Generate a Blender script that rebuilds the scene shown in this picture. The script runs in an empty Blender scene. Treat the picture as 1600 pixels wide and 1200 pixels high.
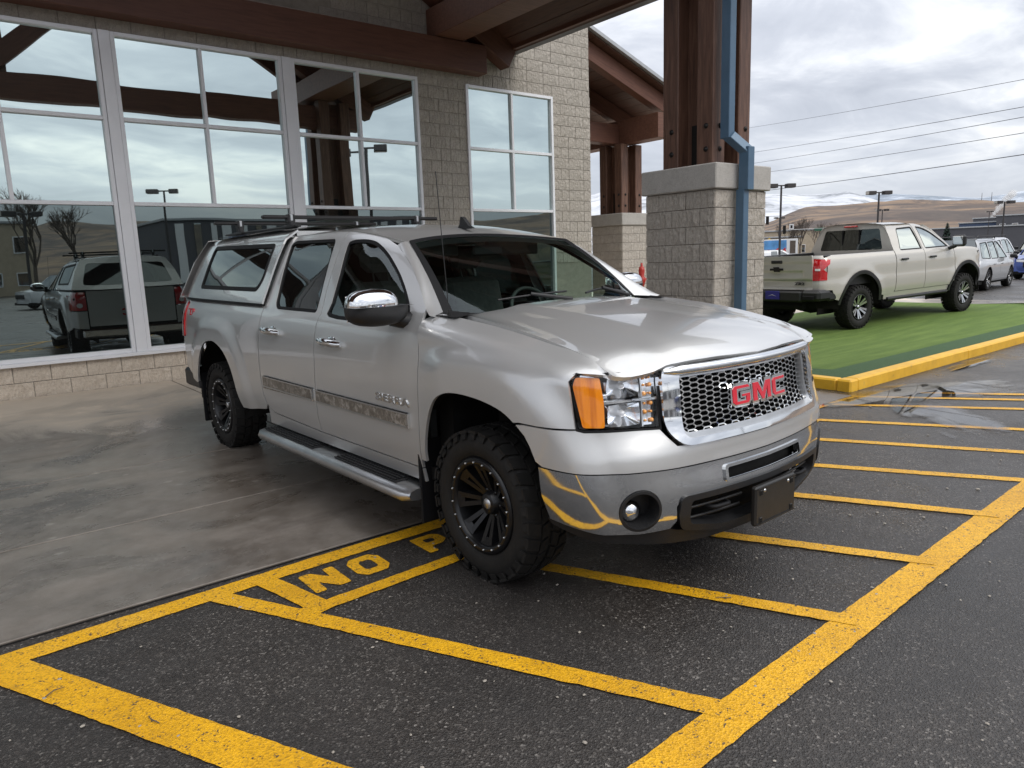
import bpy, bmesh, math, random, bisect
import numpy as np
from mathutils import Vector, Matrix, noise
from mathutils.geometry import delaunay_2d_cdt
random.seed(4)
S=bpy.context.scene
COL=S.collection
PI=math.pi
# ------------------------------------------------------------------ camera
cam_d=bpy.data.cameras.new('camera'); cam=bpy.data.objects.new('camera',cam_d); COL.objects.link(cam); S.camera=cam
def cam_axes(yaw,pitch,roll):
    cy,sy=math.cos(yaw),math.sin(yaw)
    f=Vector((sy*math.cos(pitch),cy*math.cos(pitch),-math.sin(pitch)))
    r=Vector((cy,-sy,0)); d=f.cross(r)
    return r*math.cos(roll)+d*math.sin(roll), -r*math.sin(roll)+d*math.cos(roll), f
_r,_d,_f=cam_axes(math.radians(38.301),math.radians(9.880),math.radians(1.986))
cam.matrix_world=Matrix(((_r.x,-_d.x,-_f.x,-2.010),(_r.y,-_d.y,-_f.y,-10.828),(_r.z,-_d.z,-_f.z,1.530),(0,0,0,1)))
cam_d.sensor_width=36; cam_d.lens=36*1121.15/1600; cam_d.clip_start=.05; cam_d.clip_end=20000
# ------------------------------------------------------------------ sky and sun
SUN_EL,SUN_AZ=math.radians(42),math.radians(168)   # azimuth clockwise from +Y
W=bpy.data.worlds.new('World'); S.world=W; W.use_nodes=True
def build_world():
    nt=W.node_tree; N=nt.nodes; Lk=nt.links; N.clear()
    out=N.new('ShaderNodeOutputWorld')
    sky=N.new('ShaderNodeTexSky'); sky.sky_type='NISHITA'; sky.sun_disc=False
    sky.sun_elevation=SUN_EL; sky.sun_rotation=SUN_AZ
    bg1=N.new('ShaderNodeBackground'); bg1.inputs[1].default_value=.10
    Lk.new(sky.outputs[0],bg1.inputs[0])
    tc=N.new('ShaderNodeTexCoord'); sep=N.new('ShaderNodeSeparateXYZ'); Lk.new(tc.outputs['Generated'],sep.inputs[0])
    def m(op,a,b=None,c=None):
        n=N.new('ShaderNodeMath'); n.operation=op
        for i,v in enumerate((a,b,c)):
            if v is None: continue
            if isinstance(v,(int,float)): n.inputs[i].default_value=v
            else: Lk.new(v,n.inputs[i])
        return n.outputs[0]
    zc=m('MAXIMUM',sep.outputs[2],0.0); zz=m('ADD',zc,.16)
    px=m('DIVIDE',sep.outputs[0],zz); py=m('DIVIDE',sep.outputs[1],zz)
    cb=N.new('ShaderNodeCombineXYZ'); Lk.new(px,cb.inputs[0]); Lk.new(py,cb.inputs[1])
    def ns(scale,detail,rough,dist,off):
        mp=N.new('ShaderNodeMapping'); mp.inputs['Location'].default_value=off; mp.inputs['Scale'].default_value=(scale*.8,scale*1.15,1); mp.inputs['Rotation'].default_value=(0,0,.5)
        Lk.new(cb.outputs[0],mp.inputs[0])
        n=N.new('ShaderNodeTexNoise'); n.inputs['Scale'].default_value=1; n.inputs['Detail'].default_value=detail; n.inputs['Roughness'].default_value=rough; n.inputs['Distortion'].default_value=dist
        Lk.new(mp.outputs[0],n.inputs['Vector']); return n.outputs['Fac']
    n1=ns(.62,7,.52,.6,(3.1,7.7,0)); n2=ns(2.3,7,.58,.5,(9.3,2.2,0))
    mix=m('ADD',m('MULTIPLY',n1,.60),m('MULTIPLY',n2,.40))
    ramp=N.new('ShaderNodeValToRGB'); Lk.new(mix,ramp.inputs[0]); cr=ramp.color_ramp
    cr.elements[0].position=.38; cr.elements[0].color=(.35,.37,.42,1)
    cr.elements[1].position=.63; cr.elements[1].color=(1.0,.98,.93,1)
    e=cr.elements.new(.47); e.color=(.45,.47,.52,1)
    e=cr.elements.new(.54); e.color=(.62,.635,.67,1)
    # brighter towards the zenith as any overcast sky
    g=m('ADD',m('MULTIPLY',zc,1.25),.88)
    hz=N.new('ShaderNodeMixRGB'); hz.inputs[2].default_value=(.50,.53,.60,1)
    Lk.new(ramp.outputs[0],hz.inputs[1]); Lk.new(m('SMOOTH_MIN',1.0,m('MAXIMUM',m('SUBTRACT',1.0,m('MULTIPLY',zc,5.5)),0),.1),hz.inputs[0])
    bg2=N.new('ShaderNodeBackground'); Lk.new(hz.outputs[0],bg2.inputs[0]); Lk.new(g,bg2.inputs[1])
    mx=N.new('ShaderNodeMixShader'); mx.inputs[0].default_value=.90
    Lk.new(bg1.outputs[0],mx.inputs[1]); Lk.new(bg2.outputs[0],mx.inputs[2]); Lk.new(mx.outputs[0],out.inputs[0])
build_world()
sd=bpy.data.lights.new('sun','SUN'); sd.energy=.85; sd.angle=math.radians(26); sd.color=(1,.96,.90)
sun=bpy.data.objects.new('sun',sd); COL.objects.link(sun)
_sv=Vector((math.sin(SUN_AZ)*math.cos(SUN_EL),math.cos(SUN_AZ)*math.cos(SUN_EL),math.sin(SUN_EL)))
sun.rotation_euler=_sv.to_track_quat('Z','Y').to_euler()
S.render.engine='CYCLES'
S.view_settings.view_transform='Standard'; S.view_settings.look='None'; S.view_settings.exposure=0.54; S.view_settings.gamma=1
S.cycles.use_adaptive_sampling=False
S.cycles.use_denoising=True
S.cycles.max_bounces=7; S.cycles.glossy_bounces=4; S.cycles.transparent_max_bounces=12; S.cycles.diffuse_bounces=3

# ------------------------------------------------------------------ materials
class NT:
    def __init__(s,name):
        s.m=bpy.data.materials.new(name); s.m.use_nodes=True; s.t=s.m.node_tree; s.N=s.t.nodes; s.p=s.N['Principled BSDF']; s.out=s.N['Material Output']
    def n(s,typ,**k):
        x=s.N.new('ShaderNode'+typ)
        for a,b in k.items():
            if a.startswith('i_'):
                key=a[2:]; key=int(key) if key.isdigit() else key.replace('_',' ')
                s.link(b,x.inputs[key])
            else: setattr(x,a,b)
        return x
    def link(s,a,b):
        if isinstance(a,(bpy.types.NodeSocket,)): s.t.links.new(a,b)
        elif isinstance(a,tuple) and len(a)==3 and len(getattr(b,'default_value',[0]*3) if hasattr(b.default_value,'__len__') else [0])==4: b.default_value=(*a,1)
        else: b.default_value=a
    def coord(s,kind='Object',scale=(1,1,1)):
        t=s.n('TexCoord'); mp=s.n('Mapping'); s.t.links.new(t.outputs[kind],mp.inputs[0]); mp.inputs['Scale'].default_value=scale; return mp.outputs[0]
    def noise(s,v,scale,detail=4,rough=.5,dist=0):
        x=s.n('TexNoise'); s.t.links.new(v,x.inputs['Vector']); x.inputs['Scale'].default_value=scale; x.inputs['Detail'].default_value=detail; x.inputs['Roughness'].default_value=rough; x.inputs['Distortion'].default_value=dist; return x.outputs['Fac']
    def ramp(s,f,stops):
        r=s.n('ValToRGB'); s.t.links.new(f,r.inputs[0]); e=r.color_ramp.elements
        while len(e)<len(stops): e.new(.5)
        for q,(p,c) in zip(e,stops): q.position=p; q.color=(*c,1) if len(c)==3 else c
        return r.outputs[0]
    def val(s,f,a,b,lo=0,hi=1):
        r=s.n('MapRange'); s.t.links.new(f,r.inputs[0]); r.inputs[1].default_value=lo; r.inputs[2].default_value=hi; r.inputs[3].default_value=a; r.inputs[4].default_value=b; return r.outputs[0]
    def mix(s,f,a,b,mode='MIX'):
        r=s.n('MixRGB',blend_type=mode); s.link(f,r.inputs[0]); s.link(a,r.inputs[1]); s.link(b,r.inputs[2]); return r.outputs[0]
    def bump(s,h,strength,dist=.01,prev=None):
        b=s.n('Bump'); s.t.links.new(h,b.inputs['Height']); b.inputs['Strength'].default_value=strength; b.inputs['Distance'].default_value=dist
        if prev: s.t.links.new(prev,b.inputs['Normal'])
        s.t.links.new(b.outputs[0],s.p.inputs['Normal']); return b.outputs[0]
    def set(s,**k):
        for a,b in k.items(): s.link(b,s.p.inputs[a.replace('_',' ')])
        return s
def simple(name,col,rough=.5,metal=0,spec=.5,var=0.,scale=8,bump=0,coat=0):
    t=NT(name); t.set(Roughness=rough,Metallic=metal); t.p.inputs['Specular IOR Level'].default_value=spec
    if coat: t.set(Coat_Weight=coat,Coat_Roughness=.04)
    if var or bump:
        v=t.coord(); f=t.noise(v,scale,5,.6)
        if var: t.set(Base_Color=t.ramp(f,[(.3,tuple(c*(1-var) for c in col)),(.7,tuple(min(1,c*(1+var)) for c in col))]))
        else: t.set(Base_Color=col)
        if bump: t.bump(t.noise(v,scale*8,3,.6),bump,.004)
    else: t.set(Base_Color=col)
    return t.m
def mat_paint(name,col,metal=.7,rough=.30,dirt=.13):
    t=NT(name); v=t.coord()
    fl=t.noise(v,260,1,.5); base=t.mix(t.val(fl,0,.10,.35,.65),col,tuple(min(1,c*1.2) for c in col))
    # road film on the low panels: it belongs to the truck body, height above the tyres
    tc=t.n('TexCoord'); sp=t.n('SeparateXYZ'); t.t.links.new(tc.outputs['Object'],sp.inputs[0])
    h=t.val(sp.outputs[2],1,0,.35,.95); dn=t.noise(v,2.2,3,.5)
    mm=t.n('Math',operation='MULTIPLY'); t.t.links.new(h,mm.inputs[0]); t.t.links.new(t.val(dn,0,1,.1,.95),mm.inputs[1])
    m2=t.n('Math',operation='MULTIPLY'); t.t.links.new(mm.outputs[0],m2.inputs[0]); m2.inputs[1].default_value=dirt
    base=t.mix(m2.outputs[0],base,(.17,.145,.12))
    t.set(Base_Color=base,Metallic=metal,Coat_Weight=.9,Coat_Roughness=.025)
    t.set(Roughness=t.val(m2.outputs[0],rough,.5,0,.5))
    b=t.n('Bump'); t.t.links.new(t.noise(v,2.0,2,.4),b.inputs['Height']); b.inputs['Strength'].default_value=.02; b.inputs['Distance'].default_value=.02
    t.t.links.new(b.outputs[0],t.p.inputs['Normal']); t.t.links.new(b.outputs[0],t.p.inputs['Coat Normal'])
    return t.m
def mat_glass(name,tint=(.2,.22,.22),refl=(.9,.95,.95),see=.5,ior=1.5,wave=0.,minf=.0):
    """sheet glass: fresnel mirror over a tinted see-through pane"""
    t=NT(name); N=t.N; N.remove(t.p)
    g=t.n('BsdfGlossy'); g.inputs['Roughness'].default_value=.01; g.inputs['Color'].default_value=(*refl,1)
    tr=t.n('BsdfTransparent'); tr.inputs['Color'].default_value=(*tint,1)
    d=t.n('BsdfDiffuse'); d.inputs['Color'].default_value=(.02,.022,.022,1)
    m0=t.n('MixShader'); m0.inputs[0].default_value=see; t.t.links.new(d.outputs[0],m0.inputs[1]); t.t.links.new(tr.outputs[0],m0.inputs[2])
    fr=t.n('Fresnel'); ge=t.n('NewGeometry'); t.t.links.new(t.val(ge.outputs['Backfacing'],ior,1/ior),fr.inputs['IOR'])   # thin sheet: same on both faces
    f=fr.outputs[0]
    if minf: f=t.val(f,minf,1,0,1)
    m1=t.n('MixShader'); t.t.links.new(f,m1.inputs[0]); t.t.links.new(m0.outputs[0],m1.inputs[1]); t.t.links.new(g.outputs[0],m1.inputs[2])
    if wave:
        v=t.coord('Object',(1,1,1)); b=t.n('Bump'); t.t.links.new(t.noise(v,.9,1,.4),b.inputs['Height']); b.inputs['Strength'].default_value=wave; b.inputs['Distance'].default_value=.1
        t.t.links.new(b.outputs[0],g.inputs['Normal'])
    t.t.links.new(m1.outputs[0],t.out.inputs[0]); return t.m
M={}
def mats():
    M['silver']=mat_paint('silver_paint',(.60,.60,.595),.62,.33)
    M['sand']=mat_paint('sand_paint',(.475,.45,.41),.25,.34,.1)
    M['suvsilver']=mat_paint('silver_suv_paint',(.50,.51,.52),.6,.3,.1)
    M['white']=mat_paint('white_car_paint',(.75,.76,.78),.0,.3,.1)
    M['blue']=mat_paint('blue_car_paint',(.06,.11,.38),.4,.3,.1)
    M['black']=mat_paint('black_car_paint',(.012,.013,.016),.2,.3,.2)
    M['red']=mat_paint('red_car_paint',(.35,.03,.03),.2,.3,.2)
    M['topper']=mat_paint('topper_paint',(.53,.53,.525),.70,.25)
    t=NT('chrome'); t.set(Base_Color=(.78,.79,.80),Metallic=1.,Roughness=.07); v=t.coord(); t.bump(t.noise(v,3,2,.4),.04,.02); M['chrome']=t.m
    t=NT('bumper_chrome'); v=t.coord(); t.set(Base_Color=(.66,.67,.68),Metallic=1.); t.set(Roughness=t.val(t.noise(v,9,5,.6),.035,.13)); t.bump(t.noise(v,2,2,.4),.015,.03); M['bchrome']=t.m
    M['satin']=simple('satin_metal',(.55,.56,.57),.3,.95,var=.1)
    M['plastic']=simple('black_plastic',(.012,.012,.013),.45,0,.45,.2,20,.25)
    M['bplate']=simple('plate_bracket_plastic',(.016,.015,.014),.38,0,.5,.2,20,.1)
    M['trim']=simple('rubber_trim',(.005,.005,.006),.6,0,.25)
    M['dark']=simple('underbody_black',(.008,.008,.008),.8,0,.2,.3,10)
    M['liner']=simple('wheel_liner',(.012,.011,.010),.75,0,.3,.4,12,.3)
    t=NT('tyre_rubber'); v=t.coord(); f=t.noise(v,14,6,.65)
    t.set(Base_Color=t.ramp(f,[(.35,(.008,.0075,.007)),(.6,(.013,.012,.011)),(.8,(.028,.024,.020))]),Roughness=.72); t.p.inputs['Specular IOR Level'].default_value=.35; t.bump(t.noise(v,60,3,.6),.3,.003); M['tyre']=t.m
    M['rim']=simple('black_rim',(.008,.008,.009),.28,.2,.5,.2,30)
    M['alloy']=simple('machined_alloy',(.50,.51,.52),.22,.9,var=.06)
    M['lens']=mat_glass('headlamp_lens',(.97,.98,1.0),(1,1,1),1.,1.45)
    t=NT('amber_lens'); v=t.coord('Object',(1,14,.6)); f=t.noise(v,3,2,.5)
    t.set(Base_Color=t.ramp(f,[(.3,(.50,.10,.003)),(.6,(.88,.27,.008))]),Roughness=.08,Coat_Weight=1.,Coat_Roughness=.02); t.bump(t.noise(t.coord('Object',(30,1,1)),6,1),.4,.004); M['amber']=t.m
    M['amberbulb']=simple('amber_bulb',(1.0,.42,.08),.1,0,.6,coat=1)
    M['reflector']=simple('lamp_reflector',(.86,.87,.88),.12,1.)
    M['redlens']=simple('red_tail_lens',(.55,.012,.015),.1,0,.6,coat=1)
    M['whitelens']=simple('white_lamp_lens',(.8,.8,.8),.12,0,.6,coat=1)
    M['redbadge']=simple('red_badge_enamel',(.62,.01,.03),.18,0,.5,coat=1)
    M['glass_side']=mat_glass('tinted_side_glass',(.10,.12,.115),(.80,.86,.86),.8,1.52,minf=.06)
    M['glass_front']=mat_glass('door_glass',(.70,.80,.76),(.85,.92,.92),1.,1.52,minf=.02)
    M['glass_ws']=mat_glass('windscreen_glass',(.68,.80,.75),(.85,.92,.95),1.,1.5)
    M['glass_far']=mat_glass('car_window_glass',(.05,.06,.06),(.9,.95,.95),.5,1.9,minf=.12)
    M['glass_mirror']=mat_glass('sky_mirroring_glass',(.05,.06,.06),(.92,1,.98),.5,1.9,minf=.42)
    M['pane_hi']=mat_glass('mirror_coated_window',(.03,.045,.045),(.80,.92,.90),.25,1.6,wave=.035,minf=.74)
    M['pane_lo']=mat_glass('smoked_window',(.22,.25,.25),(.50,.60,.60),.6,1.6,wave=.03,minf=.34)
    M['leather']=simple('grey_seat_cloth',(.075,.078,.075),.8,0,.3,.2,30,.2)
    M['dash']=simple('dashboard_plastic',(.03,.033,.033),.55,0,.4,.2,25,.2)
    M['headliner']=simple('headliner_cloth',(.16,.16,.15),.9)
    M['antenna']=simple('antenna_steel',(.02,.02,.02),.4,.5)
    M['wood_mould']=None
    t=NT('scuffed_moulding'); v=t.coord('Object',(1,1,1)); f=t.noise(v,26,7,.7,.6)
    t.set(Base_Color=t.ramp(f,[(.36,(.10,.085,.07)),(.52,(.21,.185,.155)),(.62,(.42,.39,.35))]),Metallic=.3,Roughness=.4,Coat_Weight=.4); M['mould']=t.m
    # ---- setting
    t=NT('wet_asphalt'); v=t.coord('Object')
    vo=t.n('TexVoronoi'); t.t.links.new(v,vo.inputs['Vector']); vo.inputs['Scale'].default_value=135
    vo2=t.n('TexVoronoi'); t.t.links.new(v,vo2.inputs['Vector']); vo2.inputs['Scale'].default_value=260
    sepc=t.n('SeparateColor'); t.t.links.new(vo.outputs['Color'],sepc.inputs[0])
    grain=t.ramp(sepc.outputs[0],[(0,(.019,.0158,.0138)),(.5,(.036,.0305,.0268)),(.82,(.060,.052,.046)),(.94,(.112,.100,.090)),(1,(.25,.23,.21))])
    big=t.noise(v,.42,7,.68,.7); grain=t.mix(t.val(big,0,.9,.42,.66),grain,(.022,.020,.019))
    small=t.noise(v,6,4,.6); grain=t.mix(t.val(small,0,.35,.4,.75),grain,(.048,.044,.042))
    t.set(Base_Color=grain); t.p.inputs['Specular IOR Level'].default_value=.5
    t.set(Roughness=t.val(t.noise(v,.7,6,.65),.20,.52,.34,.66))
    hh=t.n('Math',operation='ADD'); t.t.links.new(vo.outputs['Distance'],hh.inputs[0]); t.t.links.new(t.val(vo2.outputs['Distance'],0,.6),hh.inputs[1])
    t.bump(hh.outputs[0],.62,.0055); M['asphalt']=t.m
    t=NT('damp_concrete'); v=t.coord('Object'); f=t.noise(v,.8,12,.66,1.0); f2=t.noise(v,7,8,.74); sp=t.noise(v,60,3,.6); streak=t.noise(t.coord('Object',(.25,1.6,1)),1.4,6,.65,.4)
    c=t.ramp(f,[(.30,(.052,.041,.032)),(.47,(.110,.091,.074)),(.60,(.165,.142,.121)),(.75,(.225,.198,.172))])
    c=t.mix(t.val(streak,0,.75,.50,.66),c,(.085,.069,.057)); c=t.mix(t.val(f2,0,.35,.4,.75),c,(.30,.275,.25)); c=t.mix(t.val(sp,0,.2,.5,.8),c,(.09,.08,.07))
    ms=t.n('TexVoronoi'); t.t.links.new(t.coord('Object',(1,1.3,1)),ms.inputs['Vector']); ms.inputs['Scale'].default_value=5.2; ms.inputs['Randomness'].default_value=1
    dn=t.noise(v,11,3,.6); ad=t.n('Math',operation='ADD'); t.t.links.new(ms.outputs['Distance'],ad.inputs[0]); t.t.links.new(t.val(dn,-.12,.12,.2,.8),ad.inputs[1])
    mk_=t.n('Math',operation='MULTIPLY'); t.t.links.new(t.val(ad.outputs[0],.42,0,.06,.17),mk_.inputs[0]); t.t.links.new(t.val(t.noise(v,1.1,3,.5),0,1,.44,.56),mk_.inputs[1]); c=t.mix(mk_.outputs[0],c,(.36,.335,.30))
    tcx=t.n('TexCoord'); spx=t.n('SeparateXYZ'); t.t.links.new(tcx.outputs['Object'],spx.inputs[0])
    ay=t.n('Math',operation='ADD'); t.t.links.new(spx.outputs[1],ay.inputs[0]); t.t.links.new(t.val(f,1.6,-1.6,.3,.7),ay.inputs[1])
    dry=t.val(ay.outputs[0],0,1,-3.2,-.6); dry_lit_c=t.mix(t.val(f2,0,.5,.35,.7),(.60,.52,.43),(.50,.435,.365))  # dry concrete by the wall, painted paler to stand in for missing light
    c=t.mix(dry,c,dry_lit_c)
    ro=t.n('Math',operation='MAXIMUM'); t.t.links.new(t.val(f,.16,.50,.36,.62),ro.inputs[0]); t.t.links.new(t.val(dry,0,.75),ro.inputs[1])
    t.set(Base_Color=c,Roughness=ro.outputs[0]); t.bump(t.noise(v,90,4,.6),.2,.003); M['concrete']=t.m
    t=NT('yellow_road_paint'); v=t.coord('Object'); vo=t.n('TexVoronoi'); t.t.links.new(v,vo.inputs['Vector']); vo.inputs['Scale'].default_value=135
    f=t.noise(v,22,6,.72); f2=t.noise(v,2.2,5,.6); sepc=t.n('SeparateColor'); t.t.links.new(vo.outputs['Color'],sepc.inputs[0])
    y=t.ramp(f2,[(.3,(.60,.30,.005)),(.55,(.77,.405,.008)),(.75,(.72,.40,.03))]); y=t.mix(t.val(sepc.outputs[1],0,.65,.35,1),y,(.36,.185,.006))
    a=t.n('Math',operation='ADD'); t.t.links.new(t.val(f,-.45,.55,.3,.8),a.inputs[0]); t.t.links.new(sepc.outputs[0],a.inputs[1])
    worn=t.val(a.outputs[0],0,.9,.90,1.02); y=t.mix(worn,y,(.045,.040,.036))
    t.set(Base_Color=y,Roughness=.5); t.bump(vo.outputs['Distance'],.55,.0045); M['yellow']=t.m
    t=NT('yellow_curb_paint'); v=t.coord('Object'); f=t.noise(v,5,7,.7); f2=t.noise(v,40,3,.6)
    y=t.ramp(f,[(.28,(.22,.17,.10)),(.36,(.62,.34,.02)),(.6,(.74,.42,.03)),(.75,(.60,.36,.05))]); t.set(Base_Color=t.mix(t.val(f2,0,.3,.55,.8),y,(.25,.18,.08)),Roughness=.5); t.bump(f2,.3,.004); M['curb']=t.m
    def block(name,c0,c1,c2,smooth=False):
        t=NT(name); v=t.coord('Object'); oi=t.n('ObjectInfo'); f=t.noise(v,9,6,.7); f3=t.noise(v,70,4,.7)
        c=t.ramp(f,[(.25,c0),(.5,c1),(.78,c2)]); c=t.mix(t.val(oi.outputs['Random'],0,.45),c,tuple(x*.80 for x in c1)); c=t.mix(t.val(f3,0,.6,.45,.8),c,tuple(x*.6 for x in c0))
        t.set(Base_Color=c,Roughness=.85)
        b=t.bump(t.noise(t.coord('Object',(1.5,1,.62)) if not smooth else v,17,6,.62),1.0 if not smooth else .1,.050); t.bump(f3,.4 if not smooth else .15,.004,b); return t.m
    M['block']=block('split_face_block',(.33,.295,.25),(.49,.445,.39),(.57,.525,.465))
    M['block2']=block('lit_warm_split_face_block',(.50,.42,.335),(.68,.59,.49),(.74,.66,.56))  # base courses: tan block with the missing wall light added to its colour
    M['cap']=block('cast_stone_cap',(.34,.325,.30),(.42,.40,.37),(.47,.45,.42),True)
    M['mortar']=simple('mortar',(.31,.28,.24),.9,var=.15)
    t=NT('stained_timber'); v=t.coord('Object',(1,1,1)); 
    def timber(name,sc,c0,c1,c2):
        t=NT(name); v=t.coord('Object',sc); f=t.noise(v,7,7,.65,.5); g=t.noise(v,28,4,.6)
        oi=t.n('ObjectInfo')
        c=t.ramp(f,[(.28,c0),(.5,c1),(.75,c2)]); c=t.mix(t.val(oi.outputs['Random'],0,.35),c,tuple(x*.6 for x in c1))
        t.set(Base_Color=c,Roughness=.55); t.bump(g,.35,.004); return t.m
    bpy.data.materials.remove(t.m)
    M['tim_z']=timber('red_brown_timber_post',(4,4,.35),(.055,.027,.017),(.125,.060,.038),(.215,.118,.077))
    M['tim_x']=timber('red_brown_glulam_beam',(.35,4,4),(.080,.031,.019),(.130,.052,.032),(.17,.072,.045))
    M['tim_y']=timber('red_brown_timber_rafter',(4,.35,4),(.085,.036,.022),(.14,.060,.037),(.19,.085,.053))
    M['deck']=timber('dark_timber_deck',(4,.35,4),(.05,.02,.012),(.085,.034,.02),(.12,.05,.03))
    M['bolt']=simple('dark_steel_hardware',(.02,.018,.017),.5,.6)
    M['gutter']=simple('dark_bronze_gutter',(.035,.04,.045),.35,.5)
    M['roofmetal']=simple('grey_metal_roof',(.42,.43,.44),.4,.6,var=.1)
    M['pipe']=simple('blue_grey_downpipe',(.075,.14,.215),.38,.15,.5,.08,6)
    M['alu']=simple('silver_window_frame',(.80,.81,.84),.40,.15,.5,.04,3)
    M['interior']=simple('showroom_dark_wall',(.03,.03,.03),.9)
    t=NT('artificial_turf'); v=t.coord('Object'); f=t.noise(t.coord('Object',(.5,3,1)),2.0,4,.6); g=t.noise(v,160,2,.6)
    c=t.ramp(f,[(.3,(.095,.155,.034)),(.7,(.16,.235,.055))]); t.set(Base_Color=t.mix(t.val(g,0,.5,.35,.7),c,(.045,.085,.018)),Roughness=.8); t.p.inputs['Specular IOR Level'].default_value=.2; t.bump(g,.8,.012); M['turf']=t.m
    t=NT('dark_turf_border'); v=t.coord('Object'); g=t.noise(v,160,2,.6); t.set(Base_Color=t.ramp(g,[(.3,(.018,.05,.014)),(.7,(.04,.10,.026))]),Roughness=.8); t.bump(g,.8,.012); M['turf2']=t.m
    t=NT('puddle_water'); N=t.N; N.remove(t.p); v=t.coord('Object'); tc=t.n('TexCoord')
    gl=t.n('BsdfGlossy'); gl.inputs['Roughness'].default_value=.015; tr=t.n('BsdfTransparent'); tr.inputs['Color'].default_value=(.80,.79,.78,1); fr=t.n('Fresnel'); fr.inputs['IOR'].default_value=1.36
    m1=t.n('MixShader'); t.t.links.new(t.val(fr.outputs[0],0,1.35,0,1),m1.inputs[0]); t.t.links.new(tr.outputs[0],m1.inputs[1]); t.t.links.new(gl.outputs[0],m1.inputs[2])
    clear=t.n('BsdfTransparent'); gd=t.n('TexGradient',gradient_type='SPHERICAL'); t.t.links.new(tc.outputs['Object'],gd.inputs[0])
    ad2=t.n('Math',operation='ADD'); t.t.links.new(gd.outputs['Fac'],ad2.inputs[0]); t.t.links.new(t.val(t.noise(t.coord('Generated',(1,1,1)),3.0,5,.55,.3),-.42,.42,.25,.75),ad2.inputs[1])
    m2=t.n('MixShader'); t.t.links.new(t.val(ad2.outputs[0],0,1,.14,.50),m2.inputs[0]); t.t.links.new(clear.outputs[0],m2.inputs[1]); t.t.links.new(m1.outputs[0],m2.inputs[2]); t.t.links.new(m2.outputs[0],t.out.inputs[0]); M['puddle']=t.m
    t=NT('dry_brown_hillside'); v=t.coord('Object',(1,1,5)); f=t.noise(v,.011,10,.72,1.3); f2=t.noise(v,.03,6,.7)
    c=t.ramp(f,[(.36,(.050,.038,.036)),(.46,(.085,.062,.052)),(.53,(.17,.115,.078)),(.64,(.27,.18,.11))]); t.set(Base_Color=t.mix(t.val(f2,0,.55,.4,.7),c,(.10,.082,.068)),Roughness=.95); M['hill']=t.m
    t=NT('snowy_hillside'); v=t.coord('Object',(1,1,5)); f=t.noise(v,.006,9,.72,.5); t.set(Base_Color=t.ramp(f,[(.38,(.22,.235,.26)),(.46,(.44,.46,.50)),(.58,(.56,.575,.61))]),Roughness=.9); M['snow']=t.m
    t=NT('far_haze_tinted_ridge'); v=t.coord('Object',(1,1,4)); f=t.noise(v,.004,9,.75); t.set(Base_Color=t.ramp(f,[(.40,(.15,.18,.22)),(.52,(.28,.32,.38)),(.62,(.52,.56,.62))]),Roughness=.95); M['far']=t.m  # blue of the distance haze is put into the colour, no air volume
    M['pole']=simple('dark_lamp_pole',(.05,.045,.045),.5,.3)
    M['lampglow']=simple('lamp_head_glass',(.45,.42,.36),.3)
    M['bark']=simple('grey_bark',(.10,.08,.065),.9,var=.3)
    M['needle']=simple('dark_spruce_needles',(.022,.04,.03),.85,0,.3,.4,3)
    M['beige']=simple('beige_stucco',(.42,.35,.26),.85,var=.12,scale=2)
    M['greywall']=simple('slate_grey_cladding',(.085,.085,.095),.7,var=.08,scale=.4)
    M['bluewall']=simple('blue_metal_cladding',(.06,.09,.16),.6,var=.1)
    M['lightwall']=simple('pale_cladding',(.40,.41,.42),.7,var=.1)
    M['signwhite']=simple('white_sign_face',(.70,.70,.70),.5)
    M['signred']=simple('red_sign_face',(.50,.03,.03),.5)
    M['signblue']=simple('blue_sign_face',(.10,.30,.60),.5,var=.4,scale=.8)
    M['green']=simple('green_street_sign',(.02,.12,.07),.5)
    M['yel']=simple('yellow_warning_sign',(.7,.42,.02),.5)
    M['wire']=simple('power_cable',(.10,.10,.11),.6)
    M['hyd']=simple('red_valve_paint',(.42,.03,.02),.4)
    M['plateblue']=simple('blue_dealer_plate',(.02,.02,.22),.35)
    M['ssteel']=simple('galvanised_steel',(.4,.4,.4),.45,.7)
    t=NT('steam'); N=t.N; v=t.coord('Object'); f=t.noise(v,.22,5,.6); N.remove(t.p)
    d=t.n('BsdfDiffuse'); d.inputs['Color'].default_value=(.85,.84,.83,1); tr=t.n('BsdfTransparent'); lw=t.n('LayerWeight'); lw.inputs['Blend'].default_value=.35
    mu=t.n('Math',operation='ADD'); t.t.links.new(t.val(f,.70,.45,.4,.62),mu.inputs[0]); t.t.links.new(lw.outputs['Facing'],mu.inputs[1]); cl=t.n('Clamp'); t.t.links.new(mu.outputs[0],cl.inputs[0])
    mx=t.n('MixShader'); t.t.links.new(cl.outputs[0],mx.inputs[0]); t.t.links.new(d.outputs[0],mx.inputs[1]); t.t.links.new(tr.outputs[0],mx.inputs[2]); t.t.links.new(mx.outputs[0],t.out.inputs[0]); M['steam']=t.m
mats()
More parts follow.
